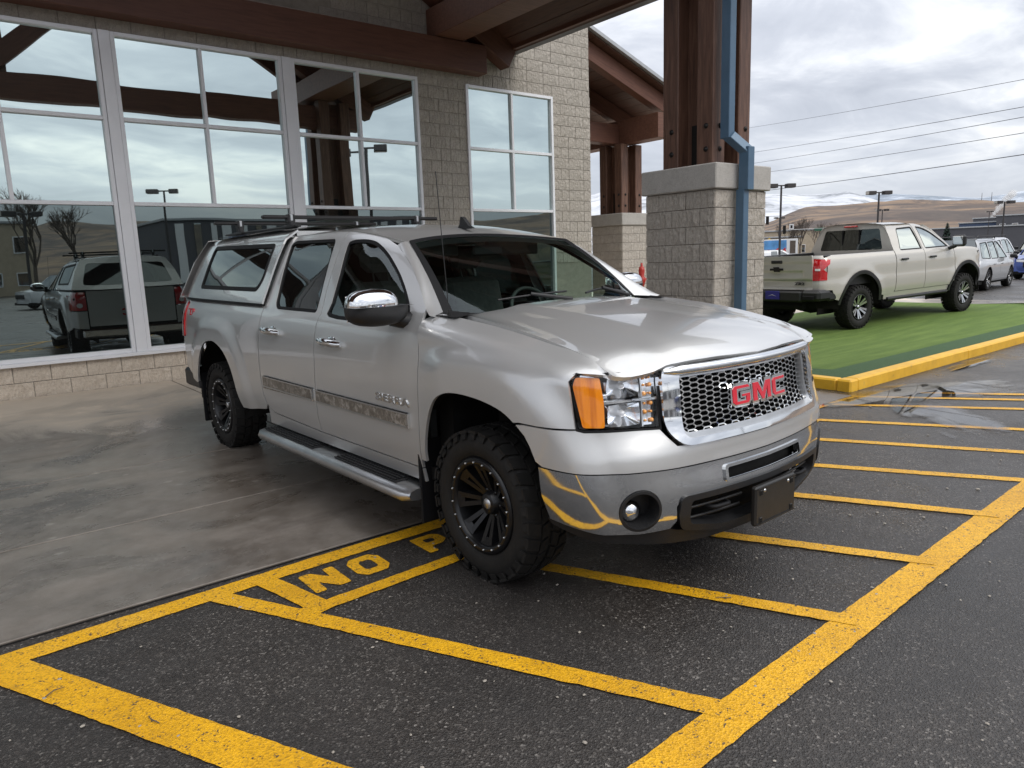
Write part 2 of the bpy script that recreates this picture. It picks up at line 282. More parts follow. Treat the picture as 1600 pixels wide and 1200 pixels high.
# ------------------------------------------------------------------ mesh helpers
def link(name,me,mat=None,parent=None,loc=None,rot=None,**pr):
    o=bpy.data.objects.new(name,me); COL.objects.link(o)
    if mat is not None and me is not None and len(me.materials)==0:
        for m_ in (mat if isinstance(mat,(list,tuple)) else [mat]): me.materials.append(m_)
    if parent: o.parent=parent
    if loc is not None: o.location=loc
    if rot is not None: o.rotation_euler=rot
    for k,v in pr.items(): o[k]=v
    return o
def empty(name,loc=(0,0,0),rz=0.,**pr):
    o=bpy.data.objects.new(name,None); COL.objects.link(o); o.location=loc; o.rotation_euler=(0,0,rz); o.empty_display_size=.2
    for k,v in pr.items(): o[k]=v
    return o
class MB:
    def __init__(s): s.v=[]; s.f=[]; s.sm=[]; s.mi=[]; s.cur=0
    def add(s,v,f,smooth=False,T=None):
        b=len(s.v)
        if T is not None: v=[tuple(T@Vector(p)) for p in v]
        s.v+=[tuple(p) for p in v]; s.f+=[tuple(i+b for i in q) for q in f]; s.sm+=[smooth]*len(f); s.mi+=[s.cur]*len(f); return s
    def box(s,x0,x1,y0,y1,z0,z1,b=0.,T=None):
        if x0>x1:x0,x1=x1,x0
        if y0>y1:y0,y1=y1,y0
        if z0>z1:z0,z1=z1,z0
        if b<=0:
            v=[(x,y,z) for x in (x0,x1) for y in (y0,y1) for z in (z0,z1)]
            f=[(0,1,3,2),(4,6,7,5),(0,4,5,1),(2,3,7,6),(0,2,6,4),(1,5,7,3)]
            return s.add(v,f,False,T)
        b=min(b,(x1-x0)*.49,(y1-y0)*.49,(z1-z0)*.49)
        v=[];idx={}
        X=(x0,x1);Y=(y0,y1);Z=(z0,z1)
        for i in (0,1):
            for j in (0,1):
                for k in (0,1):
                    sx,sy,sz=(1,-1)[i],(1,-1)[j],(1,-1)[k]
                    idx[i,j,k,0]=len(v); v.append((X[i],Y[j]+sy*b,Z[k]+sz*b))
                    idx[i,j,k,1]=len(v); v.append((X[i]+sx*b,Y[j],Z[k]+sz*b))
                    idx[i,j,k,2]=len(v); v.append((X[i]+sx*b,Y[j]+sy*b,Z[k]))
        f=[]
        for i in (0,1):
            q=[idx[i,0,0,0],idx[i,1,0,0],idx[i,1,1,0],idx[i,0,1,0]]; f.append(tuple(q if i else q[::-1]))
            q=[idx[0,i,0,1],idx[0,i,1,1],idx[1,i,1,1],idx[1,i,0,1]]; f.append(tuple(q if i else q[::-1]))
            q=[idx[0,0,i,2],idx[1,0,i,2],idx[1,1,i,2],idx[0,1,i,2]]; f.append(tuple(q if i else q[::-1]))
        for i in (0,1):
            for j in (0,1):
                f.append((idx[i,j,0,0],idx[i,j,0,1],idx[i,j,1,1],idx[i,j,1,0]))
                f.append((idx[i,0,j,0],idx[i,0,j,2],idx[i,1,j,2],idx[i,1,j,0]))
                f.append((idx[0,i,j,1],idx[0,i,j,2],idx[1,i,j,2],idx[1,i,j,1]))
        for i in (0,1):
            for j in (0,1):
                for k in (0,1): f.append((idx[i,j,k,0],idx[i,j,k,1],idx[i,j,k,2]))
        # orient
        c=Vector(((x0+x1)/2,(y0+y1)/2,(z0+z1)/2)); g=[]
        for q in f:
            p=[Vector(v[a]) for a in q]; n=(p[1]-p[0]).cross(p[2]-p[0]); m_=sum(p,Vector())/len(p)
            g.append(q if n.dot(m_-c)>0 else q[::-1])
        return s.add(v,g,False,T)
    def tube(s,pts,r,n=8,cap=True,smooth=True):
        pts=[Vector(p) for p in pts]; rs=r if isinstance(r,(list,tuple)) else [r]*len(pts)
        v=[];f=[]; up=None
        for i,p in enumerate(pts):
            t=(pts[min(i+1,len(pts)-1)]-pts[max(i-1,0)]).normalized()
            if up is None: up=t.orthogonal().normalized()
            up=(up-t*up.dot(t)); up=up.normalized() if up.length>1e-6 else t.orthogonal().normalized()
            b=t.cross(up)
            for k in range(n):
                a=2*PI*k/n; v.append(p+(up*math.cos(a)+b*math.sin(a))*rs[i])
        for i in range(len(pts)-1):
            for k in range(n): f.append((i*n+k,i*n+(k+1)%n,(i+1)*n+(k+1)%n,(i+1)*n+k))
        s.add(v,f,smooth)
        if cap: s.add(v[:n],[tuple(range(n))[::-1]]); s.add(v[-n:],[tuple(range(n))])
        return s
    def lathe(s,prof,n=48,axis='y',smooth=True,T=None):
        """prof: list of (radius, along axis)"""
        v=[];f=[]
        for r,h in prof:
            for k in range(n):
                a=2*PI*k/n; c,q=r*math.cos(a),r*math.sin(a)
                v.append((c,h,q) if axis=='y' else ((c,q,h) if axis=='z' else (h,c,q)))
        for i in range(len(prof)-1):
            for k in range(n):
                q=(i*n+k,(i+1)*n+k,(i+1)*n+(k+1)%n,i*n+(k+1)%n); f.append(q if axis=='y' else q[::-1])
        return s.add(v,f,smooth,T)
    def prism(s,poly,z0,z1,T=None,axis='z'):
        n=len(poly); 
        A=sum(poly[i][0]*poly[(i+1)%n][1]-poly[(i+1)%n][0]*poly[i][1] for i in range(n))
        if A<0: poly=poly[::-1]
        v=[(x,y,z0) for x,y in poly]+[(x,y,z1) for x,y in poly]
        f=[tuple(range(n))[::-1],tuple(range(n,2*n))]+[(i,(i+1)%n,n+(i+1)%n,n+i) for i in range(n)]
        if axis=='y': v=[(x,z,y) for x,y,z in v]; f=[q[::-1] for q in f]
        if axis=='x': v=[(z,x,y) for x,y,z in v]
        return s.add(v,f,False,T)
    def grid(s,F,us,vs,smooth=True,flip=False,T=None):
        v=[F(a,b) for a in us for b in vs]; nv=len(vs); f=[]
        for i in range(len(us)-1):
            for j in range(nv-1):
                q=(i*nv+j,(i+1)*nv+j,(i+1)*nv+j+1,i*nv+j+1); f.append(q[::-1] if flip else q)
        return s.add(v,f,smooth,T)
    def mesh(s,name):
        me=bpy.data.meshes.new(name); me.from_pydata(s.v,[],s.f); me.polygons.foreach_set('use_smooth',s.sm)
        if any(s.mi): me.polygons.foreach_set('material_index',s.mi)
        me.update(); return me
    def build(s,name,mat,parent=None,loc=None,rot=None,**pr): return link(name,s.mesh(name),mat,parent,loc,rot,**pr)
def lin(a,b,n): return [a+(b-a)*i/(n-1) for i in range(n)]
def resample(poly,step,closed=True):
    out=[]; n=len(poly)
    for i in range(n if closed else n-1):
        a=poly[i];b=poly[(i+1)%n]; k=max(1,int(round(math.dist(a,b)/step)))
        for j in range(k): out.append((a[0]+(b[0]-a[0])*j/k,a[1]+(b[1]-a[1])*j/k))
    if not closed: out.append(poly[-1])
    return out
def rounded(poly,r,k=4):
    """round the corners of a closed polygon; r scalar or list"""
    out=[]; n=len(poly)
    for i in range(n):
        p=Vector(poly[i]);a=Vector(poly[i-1]);b=Vector(poly[(i+1)%n]); rr=r[i] if isinstance(r,(list,tuple)) else r
        la=(a-p).length; lb=(b-p).length; d=min(rr,la*.48,lb*.48)
        if d<1e-4: out.append(tuple(p)); continue
        A=p+(a-p)/la*d; B=p+(b-p)/lb*d
        for j in range(k+1):
            t=j/k; q=A*(1-t)**2+p*2*t*(1-t)+B*t*t; out.append((q.x,q.y))
    return out
def smooth_poly(P,k=4):
    n=len(P); o=[]
    for i in range(n):
        a,b,c,d=P[i-1],P[i],P[(i+1)%n],P[(i+2)%n]
        for j in range(k):
            t=j/k; o.append(tuple(.5*(2*b[q]+(c[q]-a[q])*t+(2*a[q]-5*b[q]+4*c[q]-d[q])*t*t+(3*b[q]-a[q]-3*c[q]+d[q])*t**3) for q in (0,1)))
    return o
def inpoly(P,x,y):
    P=np.asarray(P); x=np.asarray(x)[:,None]; y=np.asarray(y)[:,None]
    x0,y0=P[:,0][None],P[:,1][None]; x1,y1=np.roll(P[:,0],-1)[None],np.roll(P[:,1],-1)[None]
    c=((y0>y)!=(y1>y))&(x<(x1-x0)*(y-y0)/np.where(y1==y0,1e-12,y1-y0)+x0)
    return c.sum(1)%2==1
def dist_edges(P,x,y):
    P=np.asarray(P); A=P[None];B=np.roll(P,-1,0)[None]; Q=np.stack([x,y],-1)[:,None]
    d=B-A; t=np.clip(((Q-A)*d).sum(-1)/np.maximum((d*d).sum(-1),1e-12),0,1)
    return np.sqrt((((A+t[...,None]*d)-Q)**2).sum(-1)).min(1)
def panel(name,F,outline,mat,parent,holes=(),step=.04,thick=.014,center=(-1.8,0,.9),nrm_e=.008,**pr):
    """a curved sheet: outline and holes in surface coordinates, mapped by F, with folded edges"""
    loops=[resample(outline,step)]+[resample(h,step) for h in holes]
    pts=[]; edges=[]
    for L_ in loops:
        b=len(pts); pts+=L_; edges+=[(b+i,b+(i+1)%len(L_)) for i in range(len(L_))]
    X=np.array([p[0] for p in loops[0]]);Y=np.array([p[1] for p in loops[0]])
    gx,gy=np.meshgrid(np.arange(X.min()+step*.5,X.max(),step),np.arange(Y.min()+step*.5,Y.max(),step))
    gx=gx.ravel();gy=gy.ravel()
    if len(gx):
        ok=inpoly(loops[0],gx,gy)&(dist_edges(loops[0],gx,gy)>step*.45)
        for h in loops[1:]: ok&=~inpoly(h,gx,gy)&(dist_edges(h,gx,gy)>step*.45)
        pts+=list(zip(gx[ok].tolist(),gy[ok].tolist()))
    co,_,fa,*_r=delaunay_2d_cdt([Vector(p) for p in pts],edges,[],0,1e-5)
    cx=np.array([sum(co[i].x for i in q)/3 for q in fa]);cy=np.array([sum(co[i].y for i in q)/3 for q in fa])
    ok=inpoly(loops[0],cx,cy)
    for h in loops[1:]: ok&=~inpoly(h,cx,cy)
    fa=[q for q,k in zip(fa,ok) if k]
    P=[Vector(F(c.x,c.y)) for c in co]; e=nrm_e; C=Vector(center)
    NN=[]
    for c,p in zip(co,P):
        n=(Vector(F(c.x+e,c.y))-Vector(F(c.x-e,c.y))).cross(Vector(F(c.x,c.y+e))-Vector(F(c.x,c.y-e)))
        if n.length<1e-12: n=p-C
        n.normalize(); NN.append(n)
    s=sum(n.dot(p-C) for n,p in zip(NN,P)); 
    if s<0: NN=[-n for n in NN]
    # orientation of triangles
    q=fa[0]; tri=0
    for q in fa[:50]: tri+=(P[q[1]]-P[q[0]]).cross(P[q[2]]-P[q[0]]).dot(NN[q[0]])
    if tri<0: fa=[q[::-1] for q in fa]
    ed={}
    for q in fa:
        for i in range(3):
            a,b=q[i],q[(i+1)%3]; ed[(a,b)]=1
    bd=[(a,b) for (a,b) in ed if (b,a) not in ed]
    V=list(P); Fc=[tuple(q) for q in fa]; LN=[NN[i] for q in fa for i in q]
    if thick>0:
        mp={}
        def g(i,dep,tag):
            if (i,tag) not in mp: mp[(i,tag)]=len(V); V.append(P[i]-NN[i]*dep)
            return mp[(i,tag)]
        for a,b in bd:
            t=(P[b]-P[a]); nn=t.cross(NN[a]).normalized()
            a0,b0=g(a,0.,0),g(b,0.,0); a1,b1=g(a,thick,1),g(b,thick,1)
            Fc.append((b0,a0,a1,b1)); LN+=[nn]*4
    me=bpy.data.meshes.new(name); me.from_pydata(V,[],Fc); me.polygons.foreach_set('use_smooth',[True]*len(Fc)); me.update()
    try: me.normals_split_custom_set(LN)
    except Exception as ex: print('normals',name,ex)
    return link(name,me,mat,parent,**pr)
def text_mesh(body,size=1.,extrude=.01,offset=0.,bold=False,width=None):
    cu=bpy.data.curves.new('lettering','FONT'); cu.body=body; cu.size=size; cu.extrude=extrude; cu.offset=offset; cu.align_x='CENTER'; cu.align_y='CENTER'; cu.resolution_u=3
    o=bpy.data.objects.new('lettering',cu); COL.objects.link(o); bpy.context.view_layer.update()
    dg=bpy.context.evaluated_depsgraph_get(); me=bpy.data.meshes.new_from_object(o.evaluated_get(dg)); bpy.data.objects.remove(o)
    if width:
        xs=[v.co.x for v in me.vertices]; k=width/(max(xs)-min(xs)); 
        for v in me.vertices: v.co.x*=k
    me.materials.clear(); return me
def dup(o,parent=None,**pr):
    c=o.copy(); COL.objects.link(c)
    if parent: c.parent=parent
    for k,v in pr.items(): c[k]=v
    for ch in list(o.children): dup(ch,c)
    return c
def lerp(a,b,t): return a+(b-a)*t
def sst(a,b,x):
    t=min(1,max(0,(x-a)/(b-a))); return t*t*(3-2*t)
def pcurve(pts):
    """smooth (monotone cubic) 1-D interpolation through (x,y) points"""
    X=[p[0] for p in pts]; Y=[p[1] for p in pts]; n=len(X)
    D=[(Y[i+1]-Y[i])/(X[i+1]-X[i]) for i in range(n-1)]
    m=[D[0]]+[0 if D[i-1]*D[i]<=0 else 2*D[i-1]*D[i]/(D[i-1]+D[i]) for i in range(1,n-1)]+[D[-1]]
    def f(x):
        if x<=X[0]: return Y[0]+m[0]*(x-X[0])
        if x>=X[-1]: return Y[-1]+m[-1]*(x-X[-1])
        i=bisect.bisect_right(X,x)-1; h=X[i+1]-X[i]; t=(x-X[i])/h
        return (Y[i]*(1+2*t)*(1-t)**2+m[i]*h*t*(1-t)**2+Y[i+1]*t*t*(3-2*t)+m[i+1]*h*t*t*(t-1))
    return f
def catmull(P,k=10):
    o=[]
    for i in range(len(P)-1):
        a=P[max(i-1,0)];b=P[i];c=P[i+1];d=P[min(i+2,len(P)-1)]
        for j in range(k):
            t=j/k
            o.append(tuple(.5*(2*b[q]+(c[q]-a[q])*t+(2*a[q]-5*b[q]+4*c[q]-d[q])*t*t+(3*b[q]-a[q]-3*c[q]+d[q])*t**3) for q in range(len(b))))
    o.append(tuple(P[-1])); return o
class Plan:
    """plan outline as an arc-length curve, u = x on the straight flank"""
    def __init__(s,P,x0):
        C=catmull(P,24); s.C=C; L=[0]
        for a,b in zip(C,C[1:]): L.append(L[-1]+math.dist(a,b))
        i=min(range(len(C)),key=lambda i:abs(C[i][0]-x0)+(0 if C[i][1]>.7 else 9))
        off=C[i][0]-L[i]; s.U=[l+off for l in L]
    def at(s,u):
        U=s.U
        i=min(max(bisect.bisect_right(U,u)-1,0),len(U)-2)
        t=(u-U[i])/(U[i+1]-U[i]); a,b=s.C[i],s.C[i+1]
        # smoothed tangent
        a0=s.C[max(i-1,0)]; b1=s.C[min(i+2,len(U)-1)]
        t1=(b[0]-a0[0],b[1]-a0[1]); t2=(b1[0]-a[0],b1[1]-a[1])
        tt=min(1,max(0,t)); tx=lerp(t1[0],t2[0],tt); ty=lerp(t1[1],t2[1],tt); l=math.hypot(tx,ty) or 1; w_=sst(U[-1]-.12,U[-1]-.02,u); tx=lerp(tx/l,0,w_); ty=lerp(ty/l,-1,w_); l=math.hypot(tx,ty)
        return (lerp(a[0],b[0],t),lerp(a[1],b[1],t)),(-ty/l,tx/l)   # point, outward normal
SP=Plan([(-4.72,0),(-4.72,.5),(-4.71,.80),(-4.64,.905),(-4.4,.955),(-3.8,.985),(-2.5,1.0),(-1,1.0),(0,1.0),(.4,.992),(.62,.955),(.76,.88),(.86,.76),(.93,.6),(.975,.4),(1.0,.2),(1.01,0)],0.)
ds_=pcurve([(.25,.06),(.45,.03),(.60,.004),(.73,.0),(.85,.0),(1.0,.006),(1.10,.02),(1.18,.042),(1.25,.078),(1.32,.112),(1.45,.172),(1.55,.22),(1.65,.272),(1.70,.302),(1.745,.345),(1.80,.45)])
df_=pcurve([(.2,.15),(.35,.085),(.45,.05),(.6,.042),(.66,.042),(.69,.046),(.72,.052),(.76,.070),(.80,.088),(.87,.108),(.97,.12),(1.08,.15),(1.2,.3)])
dt_=pcurve([(.25,.06),(.45,.03),(.60,.004),(.73,.0),(.85,.0),(1.0,.006),(1.10,.015),(1.27,.058),(1.35,.092),(1.70,.260),(1.76,.305),(1.80,.385),(1.83,.5)])
ze_=pcurve([(-2.7,1.75),(-1.9,1.75),(-1.65,1.745),(-1.4,1.722),(-1.2,1.69),(-.97,1.645),(-.5,1.5)])
zs_=pcurve([(-.6,1.28),(-.2,1.246),(.09,1.214),(.26,1.188),(.43,1.159),(.59,1.127),(.68,1.10),(.74,1.068),(1.2,1.0)])
def flare(u,z):
    r=math.hypot(u-.03,z-.36); f=.028*sst(.86,.70,r)*sst(-.42,-.16,u)
    r=math.hypot(u+3.52,z-.36); f+=.028*sst(.86,.70,r)
    return f*sst(.2,.5,z)*sst(1.18,1.05,z)
def F_side(u,z,kind='cab',off=0.):
    """flank surface: returns (x,y>0,z)"""
    (x,y),n=SP.at(u)
    if kind=='fender':
        zt=zs_(u-.09*sst(.42,.75,u)); zs=zt-.112; r=.09
        zz=z; dr=0
        if z>zs and u<.95:
            a=(z-zs)/r; am=1.25
            if a<am: zz=zs+r*math.sin(a); dr=r*(1-math.cos(a))
            else: zz=zs+r*math.sin(am)+(a-am)*r*math.cos(am); dr=r*(1-math.cos(am))+(a-am)*r*math.sin(am)
        d=lerp(ds_(min(zz,1.12)),df_(zz),sst(.72,1.05,u))+dr
        z=zz
    elif kind=='front': d=lerp(ds_(min(z,1.12)),df_(z),sst(.55,1.0,u))+.018*sst(.52,.67,z)*(1-sst(.68,.80,z))*sst(.75,1.45,u)
    elif kind=='top': d=dt_(z)
    else:
        q=z+(max(0,1.75-ze_(u)))*max(0,(z-1.25)/.4) if u<-.3 else z
        d=ds_(q)
    d-=flare(u,z); d+=off
    return (x-n[0]*d,y-n[1]*d,z)
Hc_=pcurve([(-.5,1.30),(-.2,1.295),(.1,1.272),(.4,1.235),(.6,1.20),(.75,1.165),(.85,1.125),(.90,1.09),(.93,1.05)])
zh_=pcurve([(-.44,1.279),(-.15,1.252),(0,1.235),(.15,1.215),(.3,1.191),(.43,1.165),(.514,1.146),(.591,1.125),(.65,1.10),(.712,1.068),(.76,1.045)])
def F_hood(x,y):
    a=abs(y)
    xs=x+ .17*(a/.8)**2   # front edge sweeps back
    c=Hc_(xs-.0)
    k=lerp(.045,.02,sst(.3,.8,x))
    # power dome crease
    dome=.012*(1-sst(.36,.50,a))*sst(.9,.5,x)
    base=c-.012-k*(a/.8)**2.2
    # meet fender seam
    w=sst(.55,.82,a)
    dip=.018*sst(.54,.63,a)*sst(.60,.84,x)*(1-w*w)
    return (x,y,lerp(base+dome,zh_(x)+.001,w*w)-dip)
def F_ws(p,q):
    """windshield: p -1..1 lateral, q 0..1 up"""
    yb,yt=.765,.632
    y=lerp(yb,yt,q)*p
    x=lerp(-.47+.20*(1-p*p),-.975-.16*(1-p*p),q)
    z=lerp(1.257+.03*(1-p*p),1.650+.045*(1-p*p),q)
    b=.02*math.sin(math.pi*q); return (x+b*.4,y,z+b)
zc_=pcurve([(-4.6,1.79),(-2.6,1.79),(-2.0,1.795),(-1.6,1.785),(-1.35,1.755),(-1.135,1.697),(-1.0,1.65)])
def F_roof(x,y):
    e=ze_(x)+.0; c=zc_(x); yr=.655
    return (x,y,c-(c-e)*min(1.6,(abs(y)/yr)**2.6))
# ------------------------------------------------------------------ wheels
def tyre_meshes(R,w,rr,name='tyre'):
    """carcass with sidewall, plus real tread blocks; axle along y, outer face at -y"""
    h=w/2; t=MB()
    prof=[(rr-.005,-h+.035),(rr+.012,-h+.012),(rr+.035,-h+.002),((R+rr)/2,-h-.006),(R-.045,-h+.006),(R-.022,-h+.020),(R-.012,-h+.035),(R-.011,0),(R-.012,h-.035),(R-.022,h-.02),(R-.045,h-.006),((R+rr)/2,h+.006),(rr+.02,h-.005),(rr-.005,h-.035)]
    t.lathe(prof,64)
    carc=t.mesh(name)
    b=MB(); n=30
    for k in range(n):
        for row,(y0,y1,sh) in enumerate([(-h-.004,-h+.062,0),(-h+.072,-.012,.5),(.012,h-.072,0),(h-.062,h+.004,.5)]):
            a=2*PI*(k+sh)/n; da=2*PI/n*(.36 if row in(0,3) else .40)
            sk=.05*(1 if row%2 else -1)
            V=[]
            for (yy,dd) in ((y0,0),(y1,sk)):
                for s_ in (-1,1):
                    for r in (R-.014,R):
                        aa=a+s_*da+dd; rr_=r-(.010 if (row in(0,3) and abs(yy)>h-.02) else 0)
                        V.append((rr_*math.cos(aa),yy,rr_*math.sin(aa)))
            # order: y0:-lo,-hi,+lo,+hi ; y1: ...
            b.add(V,[(0,2,3,1),(4,5,7,6),(0,1,5,4),(2,6,7,3),(1,3,7,5)])
        # shoulder lugs on the sidewall
        a=2*PI*k/n; da=2*PI/n*.26
        for s_ in (-1,1):
            V=[]
            for r,y in ((R-.052,h-.002),(R-.012,h-.016)):
                for q in (-1,1):
                    aa=a+q*da; V.append((r*math.cos(aa),s_*(y+.0),r*math.sin(aa))); V.append((r*math.cos(aa),s_*(y+.012),r*math.sin(aa)))
            b.add(V,[(0,1,3,2),(4,6,7,5),(0,4,5,1),(2,3,7,6),(1,5,7,3)])
    return carc,b.mesh('tread')
def rim_offroad(rr,w):
    """black eight spoke wheel with a bolted ring"""
    m=MB(); h=w/2
    m.lathe([(rr+.004,-h+.028),(rr+.004,-h+.008),(rr-.010,-h+.002),(rr-.030,-h+.004),(rr-.036,-h+.022),(rr-.045,-h+.075),(rr-.05,h-.03),(rr-.01,h-.02)],56)
    m.lathe([(0.0,-h+.155),(rr-.048,-h+.165)],40)     # dark back disc
    for k in range(8):
        a=2*PI*k/8+.12
        for s_ in (-1,1):
            T=Matrix.Rotation(-(a+s_*.14),4,'Y')
            q=MB(); 
            x0,x1=.05,rr-.032
            V=[(x0,-h+.085,-.010),(x0,-h+.085,.010),(x1,-h+.022,-.013),(x1,-h+.022,.013),(x0,-h+.125,-.014),(x0,-h+.125,.014),(x1,-h+.075,-.017),(x1,-h+.075,.017)]
            m.add(V,[(0,2,3,1),(4,5,7,6),(0,1,5,4),(2,6,7,3),(0,4,6,2),(1,3,7,5)],False,T)
        for s_ in (-1,1): pass
        T=Matrix.Rotation(-a,4,'Y'); m.add([(rr-.07,-h+.04,-.035),(rr-.07,-h+.04,.035),(rr-.034,-h+.020,-.045),(rr-.034,-h+.020,.045)],[(0,2,3,1)],False,T)
    m.lathe([(0,-h+.052),(.046,-h+.052),(.052,-h+.058),(.062,-h+.082),(.075,-h+.10),(.078,-h+.13)],32)
    for k in range(6):
        a=2*PI*k/6; m.lathe([(0,-h+.074),(.010,-h+.074),(.011,-h+.1)],8,T=Matrix.Translation((.066*math.cos(a),0,.066*math.sin(a))))
    return m.mesh('rim')
def bolts_mesh(rr,w,n=20):
    m=MB(); h=w/2
    for k in range(n):
        a=2*PI*(k+.5)/n; m.lathe([(0,-h-.006),(.0035,-h-.006),(.0055,-h-.003),(.0055,-h+.004)],8,T=Matrix.Translation(((rr-.019)*math.cos(a),0,(rr-.019)*math.sin(a))))
    return m.mesh('bolt_ring')
def rim_alloy(rr,w,n=6,twin=True):
    m=MB(); h=w/2
    m.cur=1
    m.lathe([(rr+.004,-h+.028),(rr+.004,-h+.006),(rr-.010,-h+.002),(rr-.022,-h+.010),(rr-.03,-h+.07),(rr-.035,h-.03)],40)
    m.lathe([(0.0,-h+.14),(rr-.035,-h+.15)],32)
    for k in range(n):
        a=2*PI*k/n
        for s_ in ((-1,1) if twin else (0,)):
            T=Matrix.Rotation(-(a+s_*.17),4,'Y'); m.cur=0
            V=[(.05,-h+.05,-.016),(.05,-h+.05,.016),(rr-.02,-h+.008,-.022),(rr-.02,-h+.008,.022),(.05,-h+.09,-.02),(.05,-h+.09,.02),(rr-.02,-h+.06,-.028),(rr-.02,-h+.06,.028)]
            m.add(V,[(0,2,3,1)],False,T); m.cur=1; m.add(V,[(4,5,7,6),(0,1,5,4),(2,6,7,3),(0,4,6,2),(1,3,7,5)],False,T)
    m.cur=0; m.lathe([(0,-h+.03),(.030,-h+.03),(.036,-h+.05)],24); m.cur=1; m.lathe([(.036,-h+.04),(.07,-h+.07),(.075,-h+.12)],24)
    return m.mesh('rim')
def wheel(parent,x,y,z,R,w,rr,kind='offroad',cache={}):
    """y<0: right side (outer face towards -y); y>0 turned round"""
    key=(R,w,rr,kind)
    if key not in cache:
        c,t=tyre_meshes(R,w,rr)
        if kind=='offroad': cache[key]=(c,t,rim_offroad(rr,w),bolts_mesh(rr,w))
        elif kind=='zr': cache[key]=(c,t,rim_alloy(rr,w,6),None)
        else: cache[key]=(c,t,rim_alloy(rr,w,5,True),None)
    c,t,r,b=cache[key]
    e=bpy.data.objects.new('wheel',c); COL.objects.link(e); e.parent=parent; e.location=(x,y,z); e.rotation_euler=(0,random.random()*.5,0 if y<0 else PI)
    if not c.materials: c.materials.append(M['tyre'])
    link('tread',t,M['tyre'],e,kind='stuff')
    link('rim',r,[M['rim']] if kind=='offroad' else [M['alloy'],M['rim']],e)
    if b: link('bolt_ring',b,M['satin'],e,kind='stuff')
    if kind=='offroad':
        MB().lathe([(0,-w/2+.046),(.022,-w/2+.047),(.028,-w/2+.053)],24).build('hub_cap',M['satin'],e)
    return e
